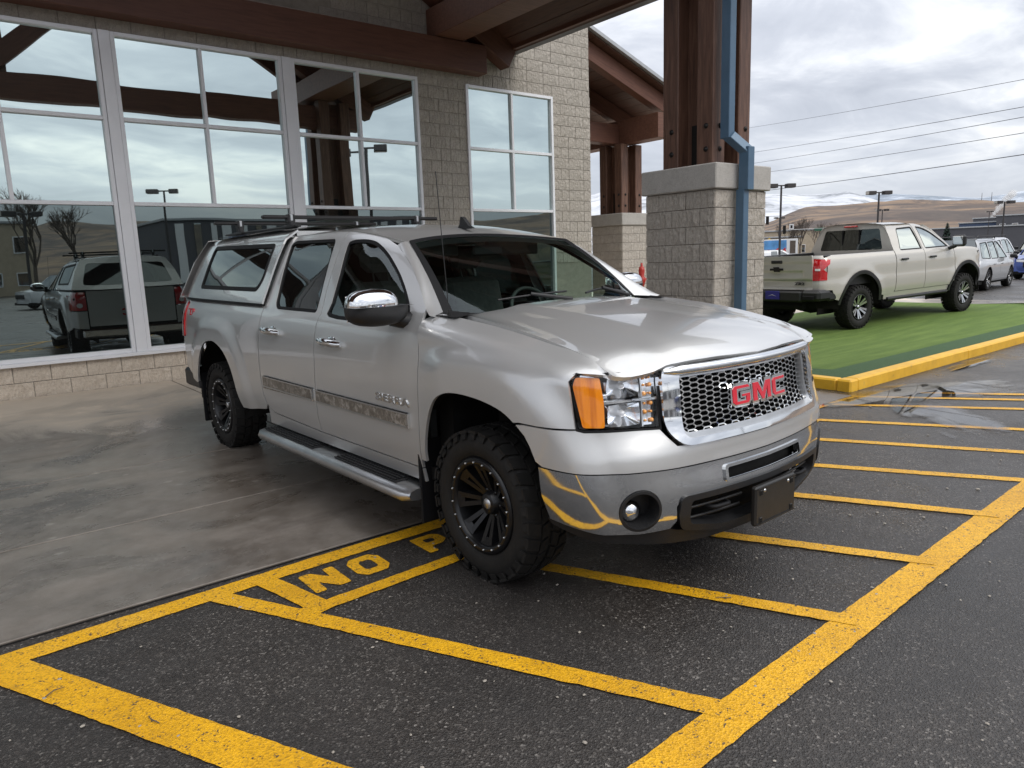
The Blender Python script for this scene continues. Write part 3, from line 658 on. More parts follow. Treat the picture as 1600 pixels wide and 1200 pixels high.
# ------------------------------------------------------------------ ground
def plane(name,x0,x1,y0,y1,z,mat,**k):
    return MB().add([(x0,y0,z),(x1,y0,z),(x1,y1,z),(x0,y1,z)],[(0,1,2,3)]).build(name,mat,**k)
def setting():
    m=MB(); m.add([(-9000,-9000,0),(9000,-9000,0),(9000,9000,0),(-9000,9000,0)],[(0,1,2,3)]); 
    m.build('asphalt_ground',M['asphalt'],kind='structure')
    # concrete apron, poured in bays with recessed joints
    xs=[-9.6,-6.2,-3.2,-.15,2.9,5.3]; xs=[-12.5,-8.9,-4.9,.42,5.30]; ys=[-7.285,-5.99,-4.55,-2.2,.0]
    ys=[-7.285,-6.05,-4.62,-.02]
    g=.008
    slab=empty('concrete_apron',(0,0,0),kind='structure')
    for i in range(len(xs)-1):
        for j in range(len(ys)-1):
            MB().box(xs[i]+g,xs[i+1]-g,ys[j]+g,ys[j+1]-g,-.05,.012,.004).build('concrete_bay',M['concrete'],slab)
    MB().box(-12.5,5.3,-7.29,0,-.06,.003).build('apron_joint',M['dark'],slab)
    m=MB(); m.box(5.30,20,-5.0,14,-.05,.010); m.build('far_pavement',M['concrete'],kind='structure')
    # curb and turf
    cb=empty('yellow_curb',(5.5,-7.1,0),kind='structure')
    def cbox(x0,x1,y0,y1,z1): 
        o=MB().box(x0-5.5,x1-5.5,y0+7.1,y1+7.1,-.05,z1,.018).build('curb_stone',M['curb'],cb); return o
    x=5.66; k=0
    cbox(5.49,5.66,-7.165,-7.0,.128)
    cbox(5.50,5.655,-6.995,-6.35,.124); cbox(5.50,5.655,-6.345,-5.3,.122); 
    while x<16:
        w=min(3.05,16.4-x); cbox(x+.004,x+w,-7.16,-7.005,.128-.004*(k%2)); x+=w; k+=1
    def tz(y): return lerp(.118,.02,sst(-6.9,-4.6,y))
    def turf(x,y): return (x,y,tz(y)+.022*max(0,x-9.8)*sst(-6.7,-5.2,y))
    m=MB(); m.grid(lambda a,b:turf(lerp(6.15,16.4,a),b),lin(0,1,12),lin(-6.62,-2.05,20),True); m.box(6.2,16.38,-6.5,-2.06,-.05,.015); m.add([(16.4,-7.0,-.02),(16.4,-2.05,-.02),(16.4,-2.05,.16),(16.4,-4.5,.16),(16.4,-5.5,.21),(16.4,-6.6,.118),(16.4,-7.0,.118)],[tuple(range(7))]); m.build('turf_island',M['turf'],kind='structure')
    m=MB(); m.grid(lambda a,b:turf(lerp(5.655,16.4,a),b),lin(0,1,12),lin(-7.005,-6.62,4),True); m.grid(lambda a,b:turf(a,b),lin(5.655,6.15,3),lin(-6.62,-2.05,10),True); m.build('turf_border',M['turf2'],kind='structure')
    # puddle beside the curb
    def film(cx,cy,sx,sy,rz):
        MB().add([(-1,-1,0),(1,-1,0),(1,1,0),(-1,1,0)],[(0,1,2,3)]).build('puddle_water',M['puddle'],None,(cx,cy,.0102),(0,0,rz),kind='structure').scale=(sx,sy,1)
    film(5.9,-7.72,1.75,.52,-.42); film(5.0,-8.25,.85,.42,.9)
    film(8.3,-7.36,1.0,.16,0)
    # ---- yellow hatching: every stripe its own painted sheet
    mk=empty('road_markings',(0,0,0),kind='structure')
    cnt=[0]
    def stripe(p,q,w,w2=None):
        cnt[0]+=1; z=.0042+.0004*(cnt[0]%12); p=Vector(p);q=Vector(q); d=(q-p); L=d.length; d/=L; n=Vector((-d.y,d.x)); k=max(2,int(L/.035)); V=[];F=[]
        w2=w2 or w
        for i in range(k+1):
            c=p+d*L*i/k; ww=lerp(w,w2,i/k)/2
            a=c+n*(ww+.004*noise.noise(Vector((c.x*22,c.y*22,1)))+.003*noise.noise(Vector((c.x*70,c.y*70,5)))); b=c-n*(ww+.005*noise.noise(Vector((c.x*20,c.y*20,9)))+.004*noise.noise(Vector((c.x*70,c.y*70,7))))
            V+=[(a.x,a.y,z),(b.x,b.y,z)]
        for i in range(k): F.append((2*i+1,2*i+3,2*i+2,2*i))
        MB().add(V,F).build('painted_stripe',M['yellow'],mk)
    zc=lambda x:-7.385+.008*(x+1)
    stripe((-6,-7.56),(-2.0,-7.445),.135); stripe((-2.03,-7.444),(-.70,-7.386),.130,.118); stripe((-.71,-7.386),(5.25,-7.27),.118)
    def oy(x): return -9.575+.034*(x+.5)
    stripe((-3.5,oy(-3.5)),(7.2,oy(7.2)-.0),.150)
    stripe((-2.03,-7.44),(-1.02,-9.50),.155)                      # nearest bar
    stripe((-1.17,-7.43),(-.085,-9.58),.095)
    stripe((-.935,-7.40),(-.82,-7.93),.105)
    stripe((-.93,-7.885),(2.6,-7.76),.088)
    stripe((-.28,-7.83),(.735,-9.46),.093) if False else None
    # other bars
    for (a,b) in (((.0,-7.84),(.745,-9.44)),((.79,-7.83),(1.575,-9.42)),((1.70,-7.82),(2.48,-9.40)),((2.27,-7.42),(3.335,-9.35)),((3.17,-7.42),(4.17,-9.33)),((3.98,-7.42),(5.05,-9.31)),((4.70,-7.22),(5.95,-9.05)),((5.28,-7.28),(6.6,-9.2)),((5.9,-7.7),(6.9,-9.1))):
        L_=math.dist(a,b); b=(b[0]+(b[0]-a[0])*.10/L_,b[1]+(b[1]-a[1])*.10/L_); stripe(a,b,.088)
    # lettering NO PARKING
    def letters(txt,x,y,h,w,gap,fr=0):
        G={'N':[[(0,0),(.30,0),(.30,.45),(.68,0),(1,0),(1,1),(.70,1),(.70,.55),(.32,1),(0,1)]],
           'O':[[(.2,0),(.8,0),(1,.22),(1,.78),(.8,1),(.2,1),(0,.78),(0,.22)],[(.36,.26),(.30,.34),(.30,.66),(.36,.74),(.64,.74),(.70,.66),(.70,.34),(.64,.26)]],
           'P':[[(0,0),(.32,0),(.32,.33),(.75,.33),(1,.5),(1,.84),(.8,1),(0,1)],[(.32,.56),(.32,.78),(.62,.78),(.68,.72),(.68,.62),(.62,.56)]],
           'A':[[(0,0),(.3,0),(.38,.22),(.62,.22),(.7,0),(1,0),(.65,1),(.35,1)],[(.44,.42),(.5,.68),(.56,.42)]],
           'R':[[(0,0),(.3,0),(.3,.33),(.45,.33),(.66,0),(1,0),(.76,.38),(1,.55),(1,.84),(.8,1),(0,1)],[(.3,.56),(.3,.78),(.64,.78),(.68,.72),(.68,.62),(.62,.56)]],
           'K':[[(0,0),(.3,0),(.3,.3),(.42,.42),(.66,0),(1,0),(.62,.58),(1,1),(.66,1),(.3,.62),(.3,1),(0,1)]],
           'I':[[(.3,0),(.7,0),(.7,1),(.3,1)]],
           'G':[[(.2,0),(1,0),(1,.55),(.55,.55),(.55,.36),(.70,.36),(.70,.22),(.32,.22),(.32,.78),(1,.78),(1,1),(.2,1),(0,.8),(0,.2)]]}
        for ch in txt:
            if ch!=' ':
                L=G[ch]; Lm=[[(x+a*w+.002*noise.noise(Vector((a*9+x,b*9,2))),y+b*h+.05*(x+a*w+.7)) for a,b in rounded(l,.06,3)] for l in L]
                o=panel('painted_letter',lambda a,b:(a,b,.0044),Lm[0],M['yellow'],mk,holes=Lm[1:],step=.04,thick=0,center=(0,0,-1))
                x+=w+gap
            else: x+=.20
    letters('NO',-.790,-7.735,.232,.185,.060); letters('PARKING',-.135,-7.735,.228,.175,.07)
setting()
# ------------------------------------------------------------------ blocks
BL=.4064; BH=.2032
def block_mesh(w,h,seed,dep=.09,rough=.011):
    rnd=random.Random(seed); m=MB(); n=5 if w>.3 else 3; g=.0045
    xs=lin(g,w-g,n); zs=lin(g,h-g,4); V=[];F=[]
    for i,x in enumerate(xs):
        for j,z in enumerate(zs):
            e=(i in(0,n-1)) or (j in (0,3)); V.append((x+(0 if i in(0,n-1) else rnd.uniform(-.02,.02)),(-.002 if e else -.006)-(rnd.uniform(0,rough) if not e else rnd.uniform(0,.006)),z+(0 if j in (0,3) else rnd.uniform(-.012,.012))))
    for i in range(n-1):
        for j in range(3):
            a=i*4+j; q=(a,a+4,a+5,a+1)
            if rnd.random()<.5: F+=[(q[0],q[1],q[2]),(q[0],q[2],q[3])]
            else: F+=[(q[0],q[1],q[3]),(q[1],q[2],q[3])]
    b=len(V); c=[0,(n-1)*4,(n-1)*4+3,3]
    V+=[(V[i][0],dep,V[i][2]) for i in c]
    # sides
    bot=[i*4 for i in range(n)]; top=[i*4+3 for i in range(n)]; lef=[0,1,2,3]; rig=[(n-1)*4+j for j in range(4)]
    F+=[tuple(bot[::-1]+[b,b+1])[::1], tuple(top+[b+2,b+3]), tuple(lef+[b+3,b]), tuple(rig[::-1]+[b+1,b+2]),]
    return m.add(V,F).mesh('block')
BM={}
for mt in ('block','block2'):
    for w in (BL,BL/2,BL*.25,BL*.75):
        BM[mt,round(w,3)]=[block_mesh(w,BH,i*7+int(w*100)) for i in range(6)]
        for me in BM[mt,round(w,3)]: me.materials.append(M[mt])
NB=[0]
def blocks(parent,mt,x0,x1,z0,nz,off,ang=0,org=(0,0),rnd_half=False,name='block',hh=None,limit=None,skip=None):
    """courses of individual blocks; local x along the wall, face towards -y"""
    for k in range(nz):
        x=x0; first=True; sh=((k+off)%2)
        while x<x1-.02:
            w=BL/2 if (first and sh) else BL
            w=BL/2 if (not first and rnd_half and random.random()<.22) else w; w=min(w,x1-x); w=min((BL*.25,BL/2,BL*.75,BL),key=lambda q:abs(q-w)) if abs(w-BL)>.01 else BL
            first=False
            z=z0+k*BH
            if skip and skip(x,x+w,z): x+=w; continue
            me=random.choice(BM[mt,round(w,3)])
            o=bpy.data.objects.new(name,me); COL.objects.link(o); o.parent=parent
            c,s=math.cos(ang),math.sin(ang); o.location=(org[0]+c*x,org[1]+s*x,z); o.rotation_euler=(0,0,ang); NB[0]+=1
            x+=w
# ------------------------------------------------------------------ dealership building
HEAD=4.572; SILL=.4064
def building():
    B=empty('dealership_building',(0,0,0),label='pale split face block showroom with tall silver framed mirror glass windows behind the silver truck',category='building')
    Wn=[(-4.60,-2.37),(-2.22,.025),(.165,2.408),(2.556,4.735),(5.715,7.757)]
    # structural wall behind the facing blocks: mortar coloured
    def wallbox(m,x0,x1,z0,z1): m.box(x0,x1,.010,.30,z0,z1)
    m=MB(); wallbox(m,-11,8.770,-.1,SILL-.002); wallbox(m,-11,8.770,HEAD+.004,5.95); wallbox(m,4.742,5.708,SILL,HEAD); wallbox(m,7.764,8.770,SILL,HEAD)
    m.box(8.47,8.770,.31,14,-.1,5.95); m.box(-11,-4.62,.01,.3,SILL,HEAD)
    m.build('wall_core',M['mortar'],B)
    # facing blocks
    blocks(B,'block2',-2.0,5.45,0,2,0)
    blocks(B,'block',4.742,5.708,SILL+BH*6,14,0,rnd_half=True)
    blocks(B,'block',7.764,8.780,SILL+BH*5,15,1,rnd_half=True)
    z1=HEAD-.1; k0=SILL+20*BH
    blocks(B,'block',4.742-BL*0,5.708,k0,1,0)
    # over the windows
    def sk(a,b,z): return (b<-1.1) or (a<3.4 and z>5.0 ) 
    zt=SILL+21*BH
    blocks(B,'block',-1.6,8.780,HEAD+.005,7,0,rnd_half=True,skip=lambda a,b,z:(z>4.9 and b<3.4) or (z>5.6 and b<7.0))
    blocks(B,'block',7.764,8.780,k0,1,0)
    # corner return on the far side (faces +x)
    blocks(B,'block',.0,1.6,0,29,0,ang=PI/2,org=(8.782,.0),skip=lambda a,b,z:True)
    # courses beyond the individually laid ones, at the edges of the place
    m=MB(); rnd=random.Random(2)
    def fill(x0,x1,k0,k1):
        for k in range(k0,k1):
            x=x0+(BL/2 if k%2 else 0)
            while x<x1-.05:
                w=min(BL,x1-x); d=rnd.uniform(.004,.012); m.box(x+.0045,x+w-.0045,-d,.009,k*BH+.0045,(k+1)*BH-.0045,.004); x+=w
    fill(-11,-2.0,0,2); fill(-11,-4.62,2,22); 
    m.build('block_course',M['block'],B,kind='stuff')
    m=MB()
    for k in range(23,29):
        x=-11+(BL/2 if k%2 else 0)
        while x<-1.7: d=rnd.uniform(.004,.012); m.box(x+.0045,x+BL-.0045,-d,.009,k*BH-.10,(k+1)*BH-.109,.004); x+=BL
    m.build('block_course',M['block'],B,kind='stuff')
    # windows
    def window(x0,x1,mid,lowmid=False):
        F=.052; D0,D1=-.035,.06
        w=MB(); 
        # frame ring
        z0=SILL+.052; z1=HEAD
        w.box(x0,x0+F,D0,D1,z0,z1,.004); w.box(x1-F,x1,D0,D1,z0,z1,.004); w.box(x0+F+.0005,x1-F-.0005,D0,D1,z1-F,z1,.004); w.box(x0+F+.0005,x1-F-.0005,D0,D1,z0,z0+F,.004)
        fr=w.build('window',M['alu'],B)
        T1,T2=2.425,3.500
        for z in (T1,T2): MB().box(x0+F+.001,x1-F-.001,D0+.004,D1-.004,z-.024,z+.024,.003).build('transom',M['alu'],fr)
        segs=[(z0+F,T1-.024,[ (x0+F,x1-F)],'pane_lo')]
        for a,b in ((T1+.024,T2-.024),(T2+.024,z1-F)):
            MB().box(mid-.022,mid+.022,D0+.006,D1-.006,a+.001,b-.001,.003).build('mullion',M['alu'],fr)
            segs.append((a,b,[(x0+F,mid-.022),(mid+.022,x1-F)],'pane_hi'))
        for a,b,L,mt in segs:
            for xa,xb in L:
                n=6; w=MB(); ph=random.random()*9; tx,tz=random.uniform(-.004,.004),random.uniform(-.003,.003)
                w.add([(xa-.005,.022,a-.005),(xb+.005,.022+tx*(xb-xa),a-.005),(xb+.005,.022+tx*(xb-xa)+tz*(b-a),b+.005),(xa-.005,.022+tz*(b-a),b+.005)],[(0,1,2,3)]); w.build('pane',M[mt],fr)
    mids=[-3.48,-1.125,1.265,3.641,6.747]
    for (a,b),c in zip(Wn,mids): window(a,b,c)
    for (a,b) in ((-2.37,-2.22),(.025,.165),(2.408,2.556)): MB().box(a+.003,b-.003,-.050,.06,SILL+.052,HEAD,.004).build('mullion_cover',M['alu'],B)
    for x0,x1 in ((-4.62,4.742),(5.708,7.764)): MB().box(x0,x1,-.085,.02,SILL+.004,SILL+.052,.006).build('window_sill',M['alu'],B)
    # dim showroom behind the glass
    m=MB(); m.box(-4.6,8.4,3.9,4.0,0,5); m.box(-4.6,8.4,.31,4,-.02,.0); m.box(-4.6,8.4,.31,4,4.7,4.8); m.box(-4.7,-4.6,.31,4,0,5); m.build('showroom_wall',M['interior'],B)
    # control joint
    return B
building()
# ------------------------------------------------------------------ porte-cochere
def beam(name,P,Q,w,h,mat,parent,up=(0,0,1),ch=.008,org=(0,0,0)):
    """rectangular timber from P to Q; the line is the centre of its underside"""
    P=Vector(P)-Vector(org);Q=Vector(Q)-Vector(org); d=Q-P; L=d.length; z=Vector(up); x=d.normalized(); y=z.cross(x).normalized(); z=x.cross(y)
    T=Matrix(((x.x,y.x,z.x,P.x),(x.y,y.y,z.y,P.y),(x.z,y.z,z.z,P.z),(0,0,0,1)))
    m=MB().box(0,L,-w/2,w/2,0,h,ch); o=m.build(name,mat,parent); 
    o.matrix_local=T; return o
def canopy():
    C=empty('entrance_canopy',(0,0,0),label='timber framed entrance canopy roof over the silver truck',category='canopy')
    RX=-.70; SLP=.56
    Zr=lambda x,base: base-SLP*(abs(x-RX))       # ridge height form
    ztop=5.52+SLP*(6.13-RX)                      # roof deck underside at the ridge
    ZR=lambda x: ztop-SLP*abs(x-RX)
    for yy in (-.165,-5.16):
        beam('tie_beam',(6.0,yy,4.715) if yy>-1 else (6.3,yy,4.62),(-7.4,yy,4.715) if yy>-1 else (-7.7,yy,4.62),.27,.46,M['tim_x'],C)
        for sg in (1,-1):
            xe=RX+sg*7.20
            P=Vector((RX,yy,ztop-.43)); Q=Vector((xe,yy,ZR(xe)-.43)); beam('top_chord',P,Q,.26,.40,M['tim_x'],C)
        for sg in (1,-1): beam('truss_strut',(RX+sg*.05,yy,5.06),(RX+sg*2.55,yy,7.35),.20,.28,M['tim_x'],C)
        beam('king_post',(RX,yy-.1,5.09),(RX,yy-.1,ztop-.5),.24,.24,M['tim_z'],C,up=(1,0,0)) if yy<-1 else None
    for yy in (-1.45,-2.75,-4.0,-6.3):
        for sg in (1,-1):
            xe=RX+sg*6.55; beam('rafter',(RX,yy,ztop-.33),(xe,yy,ZR(xe)-.33),.15,.30,M['tim_x'],C)
    # long girders over the posts
    for x in (5.25,RX*2-5.25): beam('eave_girder',(x,-.02,5.185),(x,-6.9,5.185),.56,.46,M['tim_y'],C)
    beam('ridge_beam',(RX,-.02,ztop-.72),(RX,-6.9,ztop-.72),.24,.34,M['tim_y'],C)
    for x in (3.4,1.4,-2.8,-4.8): beam('purlin',(x,-.02,ZR(x)-.34),(x,-6.9,ZR(x)-.34),.14,.24,M['tim_y'],C)
    # deck boards running along the ridge
    for sg in (1,-1):
        n=26
        for k in range(n):
            a=RX+sg*(7.42*k/n); b=RX+sg*(7.42*(k+1)/n-.012)
            P=[(a,ZR(a)),(b,ZR(b)),(b,ZR(b)+.04),(a,ZR(a)+.04)]
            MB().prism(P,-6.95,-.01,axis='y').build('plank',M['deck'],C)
        e=RX+sg*7.42
        MB().prism([(RX,ztop+.05),(e,ZR(e)+.05),(e,ZR(e)+.10),(RX,ztop+.10)],-7.05,.0,axis='y').build('roof_sheet',M['roofmetal'],C)
        # eave board and gutter
        f=RX+sg*7.28
        MB().box(f,f+sg*.07,-6.9,-.01,5.20,5.46,.006).build('eave_board',M['tim_y'],C)
        e0=RX+sg*7.44
        g=MB(); g.box(e0,e0+sg*.16,-7.0,-.01,5.215,5.228,.003); g.box(e0+sg*.150,e0+sg*.162,-7.0,-.01,5.215,5.36,.003); g.box(e0,e0+sg*.012,-7.0,-.01,5.215,5.38,.003); g.build('gutter',M['gutter'],C)
        MB().box(f+sg*.075,e0-sg*.003,-6.9,-.01,5.235,5.25).build('soffit_strip',M['gutter'],C)
    # knee brackets by the posts
    return C
canopy()
def pier(x,y,label,zc=2.24,s=1.016,far=False,mt='block'):
    P=empty('stone_pier',(x,y,0),label=label,category='pier',group='block piers carrying the timber posts')
    MB().box(.010,s-.010,.010,s-.010,-.02,zc).build('pier_core',M['mortar'],P)
    n=11
    blocks(P,mt,0,s,0,n,0,0,(0,0)); blocks(P,mt,0,s,0,n,1,PI/2,(s,0)); blocks(P,mt,0,s,0,n,1,-PI/2,(0,s)); 
    MB().box(-.045,s+.045,-.045,s+.045,zc,zc+.285,.012).build('pier_cap',M['cap'],P)
    return P
def posts(x,y,label,z0=2.53,z1=5.18,inset=(.0,.0)):
    T=empty('timber_post_cluster',(x,y,z0),label=label,category='timber post',group='clustered timber posts on the block piers')
    H=z1-z0
    for (a,b) in ((-.25,-.25),(.25,-.25),(-.25,.25),(.25,.25)):
        MB().box(a-.115,a+.115,b-.115,b+.115,.0,H,.010).build('post',M['tim_z'],T)
    MB().box(-.175,.175,-.175,.175,0,H-.02,.006).build('core_post',M['tim_z'],T)
    for (a,b) in ((-.25,0),(0,-.25),(.25,0),(0,.25)):
        w=(.010,.06) if b==0 else (.06,.010); a2=a*.76; b2=b*.76; MB().box(a2-w[0],a2+w[0],b2-w[1],b2+w[1],0,.50,.003).build('steel_plate',M['bolt'],T)
    me=MB().lathe([(0,-.022),(.012,-.022),(.016,-.016),(.016,-.008),(.030,-.008),(.032,0)],8).mesh('bolt'); me.materials.append(M['bolt'])
    for (a,b) in ((-.25,-.25),(.25,-.25),(-.25,.25)):
        for zz in (.18,.44):
            if b<0: o=link('bolt',me,None,T,(a+.02,b-.115,zz))
            if a<0: o=link('bolt',me,None,T,(a-.115,b-.02,zz),(0,0,-PI/2))
    return T
PX,PY=5.062,-5.715
pier(PX,PY,'large block pier under the timber posts beside the blue downpipe')
posts(PX+.508,PY+.508,'cluster of four brown timber posts beside the blue downpipe')
pier(11.05,1.24,'smaller looking block pier beyond the building corner')
posts(11.05+.508,1.24+.508,'brown timber post cluster beyond the building corner',z1=4.15)
# downpipe
def downpipe():
    m=MB(); w=.052
    def seg(P,Q,hx,hy):
        P=Vector(P);Q=Vector(Q); d=(Q-P).normalized(); y=Vector((0,1,0)); x=y.cross(d).normalized(); T=Matrix(((x.x,y.x,d.x,P.x),(x.y,y.y,d.y,P.y),(x.z,y.z,d.z,P.z),(0,0,0,1)))
        m.box(-hx,hx,-hy,hy,0,(Q-P).length,.006,T)
    return m,seg
m,seg=downpipe(); yb=-5.905
D=empty('downpipe',(5.4,yb,0),label='blue grey square downpipe bent around the block pier',category='downpipe')
def dp(name,P,Q,hx=.055,hy=.06):
    m,seg=downpipe(); seg(P,Q,hx,hy); return m.build(name,M['pipe'],D,loc=(-5.4,-yb,0))
Y1,Y2=-5.70,-5.86
dp('pipe_section',(5.30,Y1,2.80),(5.30,Y1,5.1)); dp('pipe_offset',(5.29,Y1-.02,2.84),(5.44,Y2,2.66)); dp('pipe_section',(5.45,Y2,2.22),(5.45,Y2,2.70),.060,.065); dp('pipe_section',(5.44,Y2+.04,.02),(5.44,Y2+.04,2.23),.050,.055)
dp('pipe_offset',(5.30,Y1,5.06),(6.75,Y1,5.24),.05,.05)
# ------------------------------------------------------------------ side canopy beyond the corner
def side_canopy():
    C=empty('side_canopy',(11,4,0),label='brown timber side roof beyond the right corner of the building',category='canopy')
    def B(name,P,Q,w,h,mat): 
        return beam(name,P,Q,w,h,mat,C,org=(11,4,0))
    Z=lambda x:6.18-.34*(x-8.95)
    x0,x1=8.80,13.0
    for yy in (.75,2.2,3.8,5.4,7.0,8.6,10.2): B('rafter',(x0,yy,Z(x0)-.40),(x1,yy,Z(x1)-.40),.16 if yy>1 else .22,.36,M['tim_x'])
    B('eave_beam',(11.56,.4,4.16),(11.56,11,4.16),.40,.55,M['tim_y'])
    B('wall_beam',(8.93,.4,4.9),(8.93,11,4.9),.2,.4,M['tim_y'])
    B('cross_beam',(8.85,1.75,4.17),(11.36,1.75,4.17),.3,.45,M['tim_x'])
    n=13
    for k in range(n):
        a=lerp(x0,x1,k/n);b=lerp(x0,x1,(k+1)/n)-.01
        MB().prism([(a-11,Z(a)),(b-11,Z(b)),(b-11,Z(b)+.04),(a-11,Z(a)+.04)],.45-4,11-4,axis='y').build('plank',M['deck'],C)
    MB().prism([(x0-11,Z(x0)+.045),(x1-11,Z(x1)+.045),(x1-11,Z(x1)+.12),(x0-11,Z(x0)+.12)],.36-4,11-4,axis='y').build('roof_sheet',M['roofmetal'],C)
side_canopy()
# red post indicator valve
v=empty('indicator_valve',(9.3,-.9,0),label='red fire valve post standing between the two block piers',category='fire valve')
m=MB(); m.tube([(0,0,0),(0,0,.92)],.035,10); m.build('valve_stem',M['bolt'],v)
m=MB(); m.lathe([(.0,1.30),(.05,1.28),(.065,1.20),(.05,1.10),(.075,1.06),(.085,1.0),(.06,.92),(.045,.88)],16,axis='z'); m.tube([(-.13,0,1.03),(.13,0,1.03)],.022,8); m.lathe([(.0,1.36),(.02,1.36),(.025,1.29)],8,axis='z'); m.build('valve_head',M['hyd'],v)
# ------------------------------------------------------------------ the silver truck
TX,TY,TH=.836,-8.105,math.radians(-88.439)
UM=SP.U[-1]-1e-4
def FS(side,kind='cab',off=0.):
    return lambda u,v:(lambda p:(p[0],side*p[1],p[2]))(F_side(u,v,kind,off))
def FF(off=0.):
    def f(t,z):
        p=F_side(UM-abs(t),z,'front',off); return (p[0],(p[1] if t>0 else -p[1]),p[2])
    return f
def mirror_t(P): return [(-t,z) for t,z in P][::-1]
def circle(cx,cy,rx,ry,n=28,p=1.): return [(cx+rx*math.cos(2*PI*i/n),cy+ry*math.sin(2*PI*i/n)) for i in range(n)]
def grow(P,d):
    n=len(P); o=[]; A=sum(P[i][0]*P[(i+1)%n][1]-P[(i+1)%n][0]*P[i][1] for i in range(n)); s=1 if A>0 else -1
    for i in range(n):
        a=Vector(P[i-1]);b=Vector(P[i]);c=Vector(P[(i+1)%n]); e1=(b-a).normalized();e2=(c-b).normalized()
        n1=Vector((e1.y,-e1.x))*s;n2=Vector((e2.y,-e2.x))*s; m_=(n1+n2); m_=m_/max(m_.length,.2)
        k=d/max(.5,m_.dot(n1)); o.append((b.x+m_.x*k,b.y+m_.y*k))
    return o
